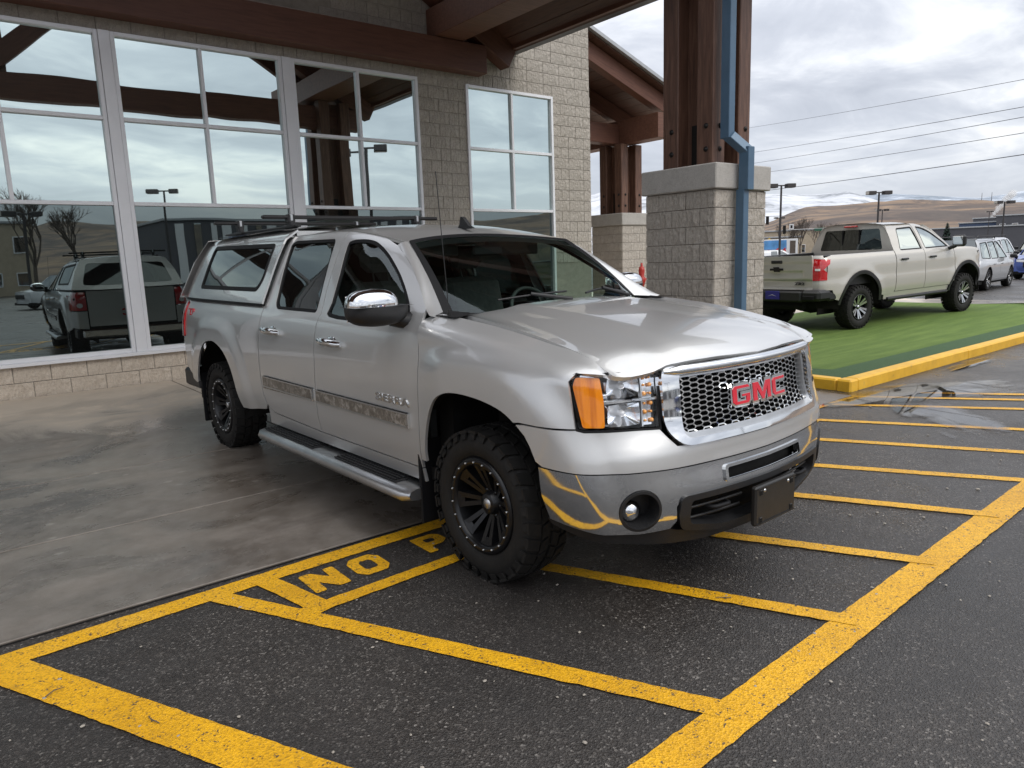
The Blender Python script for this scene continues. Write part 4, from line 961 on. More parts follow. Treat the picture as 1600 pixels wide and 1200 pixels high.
def truck():
    R=empty('pickup_truck',(TX,TY,0),TH,label='silver pickup truck with bed cap, roof bars and black wheels under the entrance canopy',category='pickup truck')
    SV=M['silver']; CT=(-1.8,0,.8)
    # ---- sealing layer just under the skin so that the shut lines read dark
    FDW=smooth_poly([(-1.462,1.218),(-1.495,1.297),(-1.525,1.478),(-1.565,1.640),(-1.535,1.678),(-1.403,1.682),(-1.257,1.662),(-1.091,1.600),(-.935,1.518),(-.799,1.436),(-.640,1.325),(-.575,1.262),(-.585,1.212),(-1.0,1.206)],3)
    RDW=rounded([(-2.285,1.240),(-2.345,1.275),(-2.415,1.500),(-2.455,1.690),(-2.40,1.712),(-1.775,1.700),(-1.745,1.68),(-1.650,1.235)],[.03,.05,.2,.05,.05,.02,.02,.03],5)
    for sd_ in (-1,1):
        fc=FS(sd_); ff=FS(sd_,'fender'); ft=FS(sd_,'top')
        # front fender
        fo=[(-.415,.525),(-.40,.70),(-.395,.90),(-.388,1.06),(-.410,1.16),(-.432,1.255),(-.44,1.300)]
        fo+=[(u,zs_(u-.09*sst(.42,.75,u))+.092) for u in (-.40,-.3,-.15,0,.15,.3,.45,.55,.65,.70,.75)]
        fo+=[(.795,1.145),(.83,1.10),(.845,1.078),(.66,1.077),(.632,1.04),(.648,.95),(.668,.853),(.50,.851),(.40,.853)]
        arch=[(.37,.848),(.29,.889),(.15,.917),(-.02,.926),(-.137,.912),(-.225,.868),(-.29,.79),(-.335,.69),(-.36,.60),(-.37,.525)]
        panel('front_fender',ff,fo+catmull(arch,4),SV,R,step=.03,center=CT)
        # lower corner of the fascia in body colour, ahead of the arch
        # front door
        fd=[(-1.602,.478),(-.425,.478),(-.420,.525),(-.405,.70),(-.400,.90),(-.394,1.06),(-.416,1.16),(-.438,1.255),(-.452,1.292),(-.53,1.342),(-.62,1.405),(-.78,1.507),(-.92,1.583),(-1.03,1.632),(-1.2,1.682),(-1.4,1.716),(-1.655,1.740),(-1.638,1.62),(-1.616,1.38),(-1.577,1.235),(-1.588,1.17),(-1.588,.93),(-1.600,.70)]
        door=panel('front_door',fc,fd,SV,R,holes=[FDW],step=.035,center=CT)
        rd=[(-2.38,.50),(-1.609,.478),(-1.607,.70),(-1.595,.93),(-1.595,1.17),(-1.584,1.235),(-1.623,1.38),(-1.645,1.62),(-1.662,1.741),(-2.0,1.747),(-2.40,1.748),(-2.512,1.746),(-2.516,1.5),(-2.518,1.28),(-2.512,1.10),(-2.52,.80),(-2.50,.62),(-2.45,.54)]
        rdoor=panel('rear_door',fc,rd,SV,R,holes=[RDW],step=.035,center=CT)
        for dr,Wn,g in ((door,FDW,'glass_front'),(rdoor,RDW,'glass_side')):
            inn=grow(Wn,-.020); panel('window_seal',FS(sd_,'cab',.004),grow(Wn,-.001),M['trim'],dr,holes=[inn],step=.04,thick=.012,center=CT)
            panel('window_glass',FS(sd_,'cab',.012),grow(Wn,-.018),M[g],dr,step=.12,thick=0,center=CT)
        # door shut faces
        # handles
        for dr,(x0,x1) in ((door,(-1.505,-1.215)),(rdoor,(-2.42,-2.125))):
            zc=1.078 if dr is door else 1.098; m=MB(); q=MB(); xm=(x0+x1)/2
            y0=F_side(xm,zc)[1]
            # recess cup, grip and lock
            q.lathe([(0.0,.006),(.030,.010),(.042,.006),(.045,.0)],20,T=Matrix.Translation((xm,0,zc-.006))@Matrix.Diagonal((1.7,1,.80,1)))
            q.v=[(a,sd_*(y0+.004-.012+b),c) for a,b,c in q.v]
            if sd_<0: q.f=[t[::-1] for t in q.f]
            pts=[]; 
            for i in range(11):
                t=i/10; pts.append((lerp(x0,x1,t),sd_*(y0+.012+.030*math.sin(PI*t)**.5),zc+.006-.016*t))
            m.tube(pts,[.016+.011*math.sin(PI*i/10) for i in range(11)],8)
            hd=m.build('door_handle',M['chrome'],dr); q.build('handle_cup',M['chrome'],dr)
        # scuffed mouldings with bright ends
        for dr,P in ((rdoor,[(-2.452,.742),(-1.628,.742),(-1.628,.664),(-2.452,.652)]),(door,[(-1.575,.742),(-.49,.742),(-.49,.664),(-1.575,.664)])):
            P=[(a,b+.018) for a,b in P]
            panel('door_moulding',FS(sd_,'cab',-.014),rounded(P,.008,2),M['mould'],dr,step=.05,thick=.016,center=CT)
            x1=P[1][0]; panel('moulding_end',FS(sd_,'cab',-.017),[(x1-.012,P[2][1]),(x1+.004,P[2][1]),(x1+.004,P[0][1]),(x1-.012,P[0][1])],M['chrome'],dr,step=.04,thick=.018,center=CT)
            for zz in (P[0][1]-.004,(P[2][1]+.004)): panel('moulding_rim',FS(sd_,'cab',-.016),[(P[0][0],zz-.004),(P[1][0],zz-.004),(P[1][0],zz+.004),(P[0][0],zz+.004)],M['satin'],dr,step=.1,thick=.016,center=CT)
        # lettering on the front door
        tm=text_mesh('SIERRA',.058,.004,.0015,width=.345); yy=F_side(-.655,.82)[1]
        link('door_badge',tm,M['chrome'],door,(-.655,sd_*(yy+.002),.812),(PI/2,0,0) if sd_<0 else (PI/2,0,PI))
        # rocker
        panel('rocker_panel',fc,[(-2.49,.40),(-.42,.40),(-.425,.470),(-1.6,.470),(-2.37,.492),(-2.45,.53)],SV,R,step=.06,center=CT)
        # bed side
        bo=[(-2.528,1.255),(-2.522,1.10),(-2.530,.80),(-2.512,.62),(-2.47,.54),(-2.52,.50),(-2.80,.465),(-2.955,.455)]
        bo+=catmull([(-2.985,.50),(-3.046,.686),(-3.132,.805),(-3.264,.894),(-3.452,.943),(-3.60,.940),(-3.72,.915),(-3.818,.860),(-3.905,.78),(-3.965,.69),(-4.02,.60),(-4.045,.545)],4)
        bo+=[(-4.10,.53),(-4.40,.60),(-4.465,.63),(-4.465,.90),(-4.452,.92),(-4.452,1.235),(-4.47,1.268)]
        bed=panel('bed_side',fc,bo,SV,R,step=.035,center=CT)
        tm=text_mesh('Z71',.085,.003,.002,width=.13); yy=F_side(-4.20,1.16)[1]
        link('bed_decal',tm,M['redbadge'],bed,(-4.20,sd_*(yy+.004),1.155),(PI/2,0,.06*(1 if sd_<0 else -1)+(0 if sd_<0 else PI)))
        # tail lamp
        tl=panel('tail_lamp',FS(sd_,'cab',-.012),[(-4.86,.925),(-4.47,.925),(-4.458,.94),(-4.458,1.225),(-4.47,1.24),(-4.86,1.24)],M['redlens'],R,step=.03,thick=.03,center=CT)
        for zz in (1.01,1.15): panel('reverse_lamp',FS(sd_,'cab',-.018),circle(-4.76,zz,.045,.04,14),M['whitelens'] if zz<1.1 else M['redlens'],tl,step=.05,thick=.01,center=CT)
        panel('bed_corner',fc,[(-4.86,.60),(-4.47,.63),(-4.47,.91),(-4.86,.91)],SV,R,step=.04,center=CT)
        panel('cab_corner',FS(sd_,'cab',.022),[(-2.62,1.262),(-2.49,1.262),(-2.49,1.745),(-2.62,1.745)],SV,R,step=.06,thick=0,center=CT)
        # bed cap side with its window
        TW=rounded([(-4.09,1.372),(-4.11,1.725),(-2.655,1.698),(-2.640,1.45),(-2.70,1.362)],[.04,.05,.04,.15,.06],5)
        to=[(-2.524,1.272),(-2.524,1.50),(-2.524,1.70),(-2.53,1.80),(-3.2,1.806),(-4.0,1.806),(-4.34,1.795),(-4.40,1.70),(-4.52,1.50),(-4.64,1.285)]
        ts=panel('bed_cap_side',ft,to,M['topper'],R,holes=[TW],step=.04,center=(-3.4,0,1.2))
        panel('side_window_frame',FS(sd_,'top',-.004),grow(TW,.006),M['trim'],ts,holes=[grow(TW,-.024)],step=.05,thick=.018,center=(-3.4,0,1.2))
        panel('side_window_glass',FS(sd_,'top',.006),grow(TW,-.020),M['glass_side'],ts,step=.15,thick=0,center=(-3.4,0,1.2))
        for xx in (-3.98,-2.80):
            y1=F_side(xx,1.40,'top')[1]; m=MB(); m.box(xx-.03,xx+.03,sd_*(y1-.03),sd_*(y1-.06),1.395,1.43,.004); m.tube([(xx,sd_*(y1-.045),1.42),(xx+.07,sd_*(y1-.10),1.50)],.008,6); m.build('window_latch',M['bolt'],ts)
        panel('door_pillar_trim',FS(sd_,'cab',.05),[(-1.70,1.2),(-1.55,1.2),(-1.57,1.72),(-1.75,1.72)],M['dash'],R,step=.1,thick=0,center=CT)
        # fuel-side pieces: mud flaps
        MB().box(-.455,-.435,sd_*.99,sd_*.70,.17,.62,.006).build('mud_flap',M['trim'],R)
        MB().box(-4.085,-4.065,sd_*.965,sd_*.68,.17,.62,.006).build('mud_flap',M['trim'],R)
        # running board
        b=MB(); 
        P=[(-2.42,0),(-2.36,0)]
        prof=[(.865,.345),(.90,.372),(1.03,.375),(1.075,.362),(1.09,.335),(1.075,.305),(1.02,.298),(.88,.305)]
        n=len(prof); xs=[-2.50,-2.44,-2.0,-1.2,-.50,-.44]
        V=[]; 
        for i,x in enumerate(xs):
            k=.80 if i in (0,len(xs)-1) else 1.
            V+=[(x,sd_*(.95+(y-.95)*k),.338+(z-.338)*k) for y,z in prof]
        Fq=[]
        for i in range(len(xs)-1):
            for j in range(n):
                q=(i*n+j,i*n+(j+1)%n,(i+1)*n+(j+1)%n,(i+1)*n+j); Fq.append(q if sd_>0 else q[::-1])
        b.add(V,Fq,True); b.add(V[:n],[tuple(range(n))]); b.add(V[-n:],[tuple(range(n))])
        rb=b.build('running_board',M['satin'],R)
        for x0,x1 in ((-2.42,-1.62),(-1.32,-.60)):
            m=MB(); m.box(x0,x1,sd_*.905,sd_*1.045,.374,.382,.003)
            for k in range(5): m.box(x0+.02,x1-.02,sd_*(.918+.026*k),sd_*(.930+.026*k),.381,.390,.002)
            m.build('step_pad',M['plastic'],rb)
        for xx in (-2.25,-1.80,-1.46,-.98,-.55):
            MB().box(xx-.05,xx+.05,sd_*.82,sd_*.93,.375,.445,.008).build('board_bracket',M['trim'],rb)
        # mirror
        mb=MB(); cap=MB()
        def ell(mbx,cx,cy,cz,rx,ry,rz,z0,z1,p=2.6,nu=22,nv=12):
            V=[];Fq=[]
            for i in range(nv+1):
                z=lerp(z0,z1,i/nv); k=max(0,1-abs((z-cz)/rz)**p)**(1/p)
                for j in range(nu):
                    a=2*PI*j/nu; ca,sa=math.cos(a),math.sin(a)
                    V.append((cx+rx*k*abs(ca)**.8*(1 if ca>0 else -1),sd_*(cy+ry*k*abs(sa)**.8*(1 if sa>0 else -1)),z))
            for i in range(nv):
                for j in range(nu):
                    q=(i*nu+j,i*nu+(j+1)%nu,(i+1)*nu+(j+1)%nu,(i+1)*nu+j); Fq.append(q if sd_>0 else q[::-1])
            mbx.add(V,Fq,True)
        # housing runs outboard; body fore-aft depth .10
        ell(cap,-.60,1.115,1.315,.092,.140,.092,1.318,1.407)
        ell(mb,-.60,1.090,1.30,.096,.170,.085,1.216,1.318)
        mb.add([(-.60+.096*x,sd_*(1.09+.17*y),1.318) for x,y in [(1,1),(1,-1),(-1,-1),(-1,1)]],[(0,1,2,3)])
        mi=empty('mirror',(0,0,0) if sd_<0 else (-.20,-.07,.09)); mi.parent=R; mi.scale=(1,1,1) if sd_<0 else (.92,.96,.94)
        cap.build('mirror_cap',M['chrome'],mi); mb.build('mirror_housing',M['plastic'],mi)
        m=MB(); m.tube([(-.62,sd_*.99,1.255),(-.60,sd_*.94,1.235),(-.575,sd_*.90,1.225)],[.05,.045,.05],10); m.build('mirror_arm',M['plastic'],mi)
        MB().box(-.690,-.684,sd_*.985,sd_*1.215,1.24,1.37,.01).build('mirror_glass',M['chrome'],mi)
        # A pillar
        A=[FS(sd_)(u,v) for u,v in [(-.385,1.262),(-.452,1.292),(-.53,1.342),(-.62,1.405),(-.78,1.507),(-.92,1.583),(-1.03,1.632)]]
        ca=catmull(A,4); nb=len(ca); m=MB(); V=[]
        for i,a in enumerate(ca):
            q=-.09+1.09*i/(nb-1); w=F_ws(sd_*1.0,q); 
            for j in range(7):
                t=j/6; p=[lerp(a[k],w[k],t) for k in range(3)]
                bul=.012*math.sin(PI*t)
                V.append((p[0]+bul*.5,p[1]+sd_*bul*.7,p[2]+bul*.6))
        Fq=[]
        for i in range(nb-1):
            for j in range(6):
                q=(i*7+j,(i+1)*7+j,(i+1)*7+j+1,i*7+j+1); Fq.append(q if sd_<0 else q[::-1])
        m.add(V,Fq,True); m.build('windscreen_pillar',SV,R)
        # headlamp
        HL=[(-1.090,1.020),(-1.083,1.056),(-1.062,1.068),(-.655,1.048),(-.634,1.041),(-.655,.824),(-1.025,.838),(-1.052,.846),(-1.078,.940)]
        if sd_>0: HLs=mirror_t(HL)
        else: HLs=HL
        ln=panel('headlamp',FF(.004),grow(HLs,-.006),M['lens'],R,step=.05,thick=0,center=CT)
        def FFa(off):  # same side helper in mirrored t
            f=FF(off); return (lambda t,z:f(t,z)) if sd_<0 else (lambda t,z:f(-t,z))
        panel('lamp_gasket',FFa(-.001),grow(HL,.006),M['trim'],ln,holes=[grow(HL,-.003)],step=.05,thick=.025,center=CT)
        panel('lamp_housing',FFa(.085),grow(HL,.0),M['reflector'],ln,step=.07,thick=0,center=CT)
        panel('turn_signal_lens',FFa(.010),rounded([(-1.080,1.02),(-1.07,1.054),(-.965,1.050),(-.945,.955),(-.940,.845),(-1.035,.850)],.01,2),M['amber'],ln,step=.03,thick=.03,center=CT)
        MBx=MB()
        for (t0,t1,z0,z1) in ((-.935,-.745,.958,1.045),(-.928,-.745,.842,.935)):
            f=FFa(0.); 
            # parabolic bowl
            tc,zc=(t0+t1)/2,(z0+z1)/2
            def bowl(a,r,f=f,tc=tc,zc=zc,t0=t0,t1=t1,z0=z0,z1=z1):
                sx=math.cos(a);sy=math.sin(a); k=1/max(abs(sx),abs(sy)); sx*=lerp(1,k,.75);sy*=lerp(1,k,.75)
                t=tc+sx*r*(t1-t0)/2; z=zc+sy*r*(z1-z0)/2
                g=FFa(.018+.055*(1-r*r)); return g(t,z)
            MBx.grid(bowl,[2*PI*i/24 for i in range(25)],[0.02,.25,.5,.75,.92,1.0],True,flip=(sd_<0))
        MBx.build('lamp_reflector',M['reflector'],ln)
        m=MB()
        for zc in (1.0,.888):
            p=Vector(FFa(.05)(-.84,zc)); m.lathe([(0,-.012),(.010,-.010),(.014,0),(.012,.02)],12,axis='x',T=Matrix.Translation(p)@Matrix.Rotation(PI,4,'Z'))
        m.build('lamp_bulb',M['whitelens'],ln)
        panel('lamp_inner_plate',FFa(.035),[(-.735,.835),(-.645,.835),(-.640,1.045),(-.735,1.048)],M['reflector'],ln,step=.05,thick=0,center=CT)
        m=MB()
        for k,zc in enumerate((1.030,1.000,.965,.925,.890,.855)):
            for tt in (-.715,-.68):
                p=Vector(FFa(.025)(tt,zc)); m.add(*ico(p,.011 if (k+(tt<-.7))%2 else .007),True)
        m.build('amber_reflex',M['amberbulb'],ln)
        panel('lamp_divider',FFa(.012),[(-1.0,.940),(-.645,.940),(-.645,.950),(-1.0,.950)],M['chrome'],ln,step=.05,thick=.02,center=CT)
        panel('lamp_divider',FFa(.014),[(-.742,.835),(-.734,.835),(-.730,1.05),(-.738,1.05)],M['satin'],ln,step=.05,thick=.02,center=CT)
        # fog lamp
        tc,zc=-.778,.492
        fb=panel('fog_lamp_bezel',FFa(-.004),circle(tc,zc,.098,.090,28),M['plastic'],R,holes=[circle(tc,zc,.086,.078,28)],step=.04,thick=.10,center=CT)
        f0=FFa(.085); panel('fog_recess',f0,circle(tc,zc,.098,.090,20),M['plastic'],fb,step=.05,thick=0,center=CT)
        p=Vector(FFa(.055)(tc-.035,zc-.01)); T=Matrix.Translation(p)@Matrix.Rotation(-sd_*-.35 if sd_<0 else .35,4,'Z')@Matrix.Rotation(PI,4,'Z')
        m=MB(); m.lathe([(0,-.030),(.025,-.026),(.042,-.012),(.046,0),(.046,.03)],24,axis='x',T=T); m.build('fog_lamp',M['reflector'],fb)
        # wheel-well liner
        for cx in (0,-3.62):
            m=MB(); n=20; V=[]; Fq=[]
            for i in range(n+1):
                a=PI*(0.0+1.0*i/n); 
                for y in (.925,.55): V.append((cx-.02+.60*math.cos(a),sd_*y,.36+.585*math.sin(a)))
            for i in range(n): q=(2*i,2*i+1,2*i+3,2*i+2); Fq.append(q)
            m.add(V,Fq,True); m.box(cx-.58,cx+.58,sd_*.56,sd_*.54,.30,.95); m.build('wheel_liner',M['liner'],R)
        for cx in (0,-3.645): wheel(R,cx,sd_*.822,.366,.381,.25,.234)
    # shocks and axles
    m=MB(); 
    for cx in (0,-3.645): m.tube([(cx,-.7,.37),(cx,.7,.37)],.05,10); m.add(*ico(Vector((cx,.1 if cx else .2,.36)),.15),True)
    m.box(-4.4,.55,-.50,-.40,.42,.56); m.box(-4.4,.55,.40,.50,.42,.56); m.tube([(-1.0,.3,.38),(-4.2,.35,.42)],.04,8)
    m.build('chassis',M['dark'],R)
    m=MB(); m.box(-.42,-.30,-.86,.86,.30,1.15); m.box(-4.60,.45,-.54,.54,.52,.80); m.box(-2.5,-.4,-.92,.92,.40,.47); m.box(-4.66,-2.56,-.90,.90,1.10,1.14)
    m.prism([(-.90,.5),(.90,.5),(.90,1.2),(.64,1.70),(-.64,1.70),(-.90,1.2)],-2.55,-2.53,axis='x'); m.box(-4.5,-2.6,-.53,-.9,.95,1.1);m.box(-4.5,-2.6,.53,.9,.95,1.1); m.box(.45,.62,-.75,.75,.45,1.0); m.box(-.3,.5,-.5,.5,.8,1.05)
    m.build('inner_body',M['dark'],R)
    # ---- hood
    HO=[(-.30,-.30),(-.29,0),(-.30,.30),(-.33,.60),(-.30,.765),(-.20,.785)]
    side=[(-.20,.785),(.098,.804),(.27,.807),(.44,.808),(.598,.808),(.683,.803),(.735,.800)]
    def xe(y): return .895-.155*(abs(y)/.8)**1.6-.0
    fr=[(xe(y),y) for y in (.79,.72,.64,.585,.5,.35,.18,0,-.18,-.35,-.5,-.585,-.64,-.72,-.79)]
    HP=HO+side[1:]+fr+[(a,-b) for a,b in side[::-1]]+[(-.30,-.765),(-.33,-.60)]
    panel('hood',F_hood,HP,SV,R,step=.035,thick=.02,center=(0,0,.6))
    # cowl
    m=MB(); m.grid(lambda a,b:(lerp(-.315,-.54,b)-.02*(abs(a)/.8)**2,a,lerp(1.262-.02*(abs(a)/.8)**2,1.245,b)),lin(-.80,.80,21),lin(0,1,4),True,flip=False)
    m.build('cowl_panel',M['plastic'],R)
    for sd_ in (-1,1):
        m=MB(); m.grid(lambda a,b:(lerp(-.24,-.50,a),sd_*lerp(.72,.86,b),lerp(1.256,1.262,a)+.010*(1-b)),lin(0,1,5),lin(0,1,4),True,flip=(sd_<0)); m.build('cowl_corner',M['plastic'],R)
    # ---- windscreen
    panel('windscreen',F_ws,rounded([(-1,-.03),(1,-.03),(1,1.0),(-1,1.0)],.03,3),M['glass_ws'],R,step=.12,thick=0,center=(-1.5,0,1))
    m=MB()
    def wsn(p,q,o): a=F_ws(p,q); return (a[0]+o*.45,a[1],a[2]+o*.9)
    for p0,p1 in ((-1.012,-.945),(.945,1.012)): m.grid(lambda p,q:wsn(p,q,.003),lin(p0,p1,3),lin(-.02,1,14),True,flip=True)
    m.grid(lambda p,q:wsn(p,q,.003),lin(-1.0,1.0,20),lin(.955,1.01,3),True,flip=True)
    m.grid(lambda p,q:wsn(p,q,-.002),lin(-.96,.96,20),lin(.86,.96,3),True,flip=True)
    m.build('windscreen_seal',M['trim'],R)
    # black shade dots band is folded into the seal; wipers
    for P in ([(-.62,.06),(-.35,.075),(0.0,.085)],[(.18,.05),(.45,.09),(.80,.05)]):
        m=MB(); pts=[wsn(p,q,.012) for p,q in P]; c=catmull(pts,6); m.tube(c,[.006]*len(c),6); 
        m.tube([wsn(P[1][0],P[1][1],.02),wsn(P[1][0]+.28*(1),-.03,.03)],.011,6); m.build('wiper',M['plastic'],R)
    # ---- roof
    rf=[(-.990-.158*(1-(y/.632)**2),y) for y in lin(-.632,.632,15)]+[(-1.0,.655),(-1.3,.657),(-2.52,.657),(-2.52,-.657),(-1.3,-.657),(-1.0,-.655)]
    panel('roof',F_roof,rf,SV,R,step=.05,thick=.02,center=(-1.8,0,.8))
    m=MB(); m.box(-2.50,-1.15,-.60,.60,1.655,1.675); m.build('headliner',M['headliner'],R)
    # roof fin
    m=MB(); m.prism([(-1.33,0),(-1.16,0),(-1.20,.018),(-1.26,.075),(-1.285,.082),(-1.30,.03)],-.014,.014,T=Matrix.Translation((0,-0.02,1.735))@Matrix(((1,0,0,0),(0,0,1,0),(0,1,0,0),(0,0,0,1)))); fin=m.build('roof_antenna_fin',M['plastic'],R)
    # mast aerial on the fender
    m=MB(); m.tube([(-.309,-.845,1.235),(-.311,-.845,1.29)],.008,8); m.tube([(-.311,-.845,1.28),(-.338,-.845,1.60),(-.367,-.845,1.965)],.0022,6); m.build('mast_aerial',M['antenna'],R)
    # ---- front: cover, grille, bumper
    half=[(-1.215,.851)]
    SL=[(-.305,.612),(-.305,.562),(.305,.562),(.305,.612)]
    cov=[(-1.300,.845),(-1.06,.843),(-.66,.818),(-.625,.782),(-.585,.745),(-.3,.735),(0,.733)]
    covb=[(0,.655),(-.3,.656),(-.6,.658),(-.85,.662),(-1.05,.672),(-1.20,.683),(-1.232,.70),(-1.262,.76),(-1.29,.80),(-1.34,.84)]
    cv=cov+[(-t,z) for t,z in cov[::-1][1:]]+[(-t,z) for t,z in covb[::-1]]+covb[1:] 
    # order: left top -> right top -> right bottom -> left bottom
    cv=cov+[(-t,z) for t,z in cov[::-1][1:]]+[(-t,z) for t,z in covb[::-1][:-1]]+covb
    bc=panel('bumper_cover',FF(0),cv,SV,R,step=.03,center=CT)
    # grille surround
    go=rounded([(-.640,1.070),(-.645,.82),(-.560,.745),(.560,.745),(.645,.82),(.640,1.070)],[.05,.09,.06,.06,.09,.05],5)
    gi=rounded([(-.545,1.036),(-.548,.795),(-.520,.772),(.520,.772),(.548,.795),(.545,1.036)],[.03,.03,.02,.02,.03,.03],4)
    def Fgr(off):
        f=FF(off)
        def g(t,z):
            e=min(1,max(0,(.56-abs(t))/.1)) if .78<z<1.04 else 0
            return f(t,z)
        return g
    gs=panel('grille_surround',FF(-.022),go,M['chrome'],R,holes=[gi],step=.03,thick=.05,center=CT)
    m=MB(); f=FF(-.024)
    # raised bar along the top edge
    m.tube([f(t,1.052) for t in lin(-.628,.628,41)],[.006+.016*min(1,(.64-abs(t))/.10) for t in lin(-.628,.628,41)],12); 
    m.build('grille_top_bar',M['chrome'],gs)
    panel('grille_inner_lip',FF(.0),grow(gi,.012),M['satin'],gs,holes=[grow(gi,-.018)],step=.04,thick=.03,center=CT)
    panel('grille_backing',FF(.09),go,M['dark'],R,step=.08,thick=0,center=CT)
    m=MB(); f=FF(.020); f2=FF(.045); px_,pz=.0470,.0228
    nx=12; nz=6
    def bar(a,b,w=.0030):
        A=Vector(f(*a));B=Vector(f(*b)); A2=Vector(f2(*a));B2=Vector(f2(*b)); d=(B-A).normalized(); n=(A-A2).normalized(); sd2=d.cross(n)*w
        V=[A-sd2,A+sd2,B+sd2,B-sd2,A2-sd2*1.3,A2+sd2*1.3,B2+sd2*1.3,B2-sd2*1.3]
        m.add(V,[(0,3,2,1),(1,2,6,5),(0,4,7,3)])
    gip=[(t,z) for t,z in grow(gi,-.004)]
    cells=[]
    for i in range(-nx,nx+1):
        for j in range(0,14):
            t=i*px_; z=.758+j*pz+(pz/2 if i%2 else 0)
            a=px_*.34; b=px_*.66; hz=pz/2
            segs=[((t-a,z+hz),(t+a,z+hz)),((t+a,z+hz),(t+b,z)),((t+b,z),(t+a,z-hz))]
            for s1,s2 in segs:
                mid=((s1[0]+s2[0])/2,(s1[1]+s2[1])/2); cells.append((s1,s2,mid))
    okk=inpoly(gip,[c[2][0] for c in cells],[c[2][1] for c in cells])
    for (s1,s2,_),k in zip(cells,okk):
        if k: bar(s1,s2)
    m.build('grille_mesh',M['chrome'],gs,kind='stuff')
    # emblem
    eb=empty('emblem',(0,0,0)); eb.parent=R
    G=[(0,.15),(.15,0),(.85,0),(1,.15),(1,.55),(.52,.55),(.52,.36),(.74,.36),(.74,.22),(.27,.22),(.27,.78),(.98,.78),(.98,.86),(.86,1),(.15,1),(0,.85)]
    Mm=[(0,0),(.24,0),(.24,.60),(.46,0),(.60,0),(.80,.60),(.80,0),(1.04,0),(1.04,1),(.74,1),(.53,.42),(.30,1),(0,1)]
    Cc=[(0,.15),(.15,0),(.98,0),(.98,.22),(.27,.22),(.27,.78),(.98,.78),(.98,1),(.15,1),(0,.85)]
    for Pn,x0,w in ((G,-.222,.135),(Mm,-.066,.150),(Cc,.105,.128)):
        poly=[(x0+a*w,.862+b*.088) for a,b in Pn]
        panel('emblem_letter',FF(-.014),grow(poly,.009),M['chrome'],eb,step=.04,thick=.035,center=CT)
        panel('letter_face',FF(-.0165),grow(poly,-.0035),M['redbadge'],eb,step=.04,thick=.006,center=CT)
    # chrome bumper
    IN=[(-.545,.555),(-.30,.556),(0,.558),(.30,.556),(.545,.555),(.575,.50),(.560,.42)]
    top=[(-1.222,.676),(-1.05,.666),(-.85,.656),(-.5,.650),(0,.648)]
    low=[(0,.552),(-.30,.550),(-.548,.548),(-.580,.50),(-.570,.462),(-.66,.452)]
    fogc=circle(-.778,.492,.100,.092,28)
    low2=[(-.95,.440),(-1.10,.441),(-1.20,.452),(-1.215,.55)]
    lowall=low+[(-.69,.452)]+low2
    ch=top+[(-t,z) for t,z in top[::-1][1:]]+[(-t,z) for t,z in lowall[::-1][:-1]]+lowall
    # fog holes near the lower edge are cut as full circles
    low=[(0,.526),(-.30,.528),(-.565,.530),(-.600,.49),(-.592,.425),(-.62,.390)]
    lowall=low+[(-.78,.385),(-.95,.400),(-1.10,.432),(-1.19,.450),(-1.215,.55)]
    ch=top+[(-t,z) for t,z in top[::-1][1:]]+[(-t,z) for t,z in lowall[::-1][:-1]]+lowall
    panel('front_bumper',FF(0.004),ch,M['bchrome'],R,holes=[rounded(SL,.012,3),grow(fogc,.001),grow(mirror_t(fogc),.001)],step=.035,thick=.02,center=CT)
    panel('bumper_gap_strip',FF(.010),[(-1.23,.69),(-.85,.670),(0,.660),(.85,.670),(1.23,.69),(1.22,.66),(.85,.648),(0,.640),(-.85,.648),(-1.22,.66)],M['trim'],R,step=.06,thick=0,center=CT)
    sl=panel('bumper_slot_rim',FF(-.006),rounded([(-.322,.625),(-.322,.549),(.322,.549),(.322,.625)],.02,3),M['bchrome'],R,holes=[rounded([(-.305,.612),(-.305,.562),(.305,.562),(.305,.612)],.012,3)],step=.05,thick=.03,center=CT)
    panel('slot_backing',FF(.05),[(-.35,.635),(-.35,.54),(.35,.54),(.35,.635)],M['dark'],R,step=.08,thick=0,center=CT)
    # lower intake frame
    io=rounded([(-.578,.532),(.578,.532),(.592,.44),(.560,.375),(.30,.312),(-.30,.312),(-.560,.375),(-.592,.44)],[.03,.03,.03,.04,.1,.1,.04,.03],4)
    ii=rounded([(-.525,.505),(.525,.505),(.53,.43),(.51,.395),(.29,.345),(-.29,.345),(-.51,.395),(-.53,.43)],[.02,.02,.02,.03,.06,.06,.03,.02],4)
    it=panel('intake_frame',FF(-.006),io,M['plastic'],R,holes=[ii],step=.04,thick=.06,center=CT)
    panel('intake_backing',FF(.10),io,M['dark'],it,step=.08,thick=0,center=CT)
    for zc in (.462,.412):
        for sg in (-1,1):
            m=MB(); m.tube([FF(.03)(sg*t,zc) for t in lin(.17,.50,9)],.007,6); m.build('intake_bar',M['plastic'],it)
    for sg in (-1,1):
        m=MB(); p=[FF(o)(sg*t,zc) for t,zc,o in ((.41,.45,.06),(.395,.452,.0),(.34,.454,-.01),(.295,.452,.0),(.28,.45,.06))]; m.tube(catmull(p,4),.010,8); m.build('tow_hook',M['trim'],R)
    # valance under the bumper
    va=[(-1.215,.445),(-1.10,.428),(-.95,.396),(-.78,.38),(-.62,.386),(-.57,.370),(-.30,.310),(0,.305)]
    vb=[(0,.265),(-.35,.275),(-.7,.315),(-1.0,.36),(-1.20,.42)]
    vo_=va+[(-t,z) for t,z in va[::-1][1:]]+[(-t,z) for t,z in vb[::-1][:-1]]+vb
    panel('front_valance',FF(.018),vo_,M['plastic'],R,step=.05,thick=.04,center=CT)
    # licence plate bracket
    m=MB(); c0=Vector(FF(0)(0,.50)); x0=c0.x+.008
    m.box(x0,x0+.030,-.168,.168,.318,.500,.008)
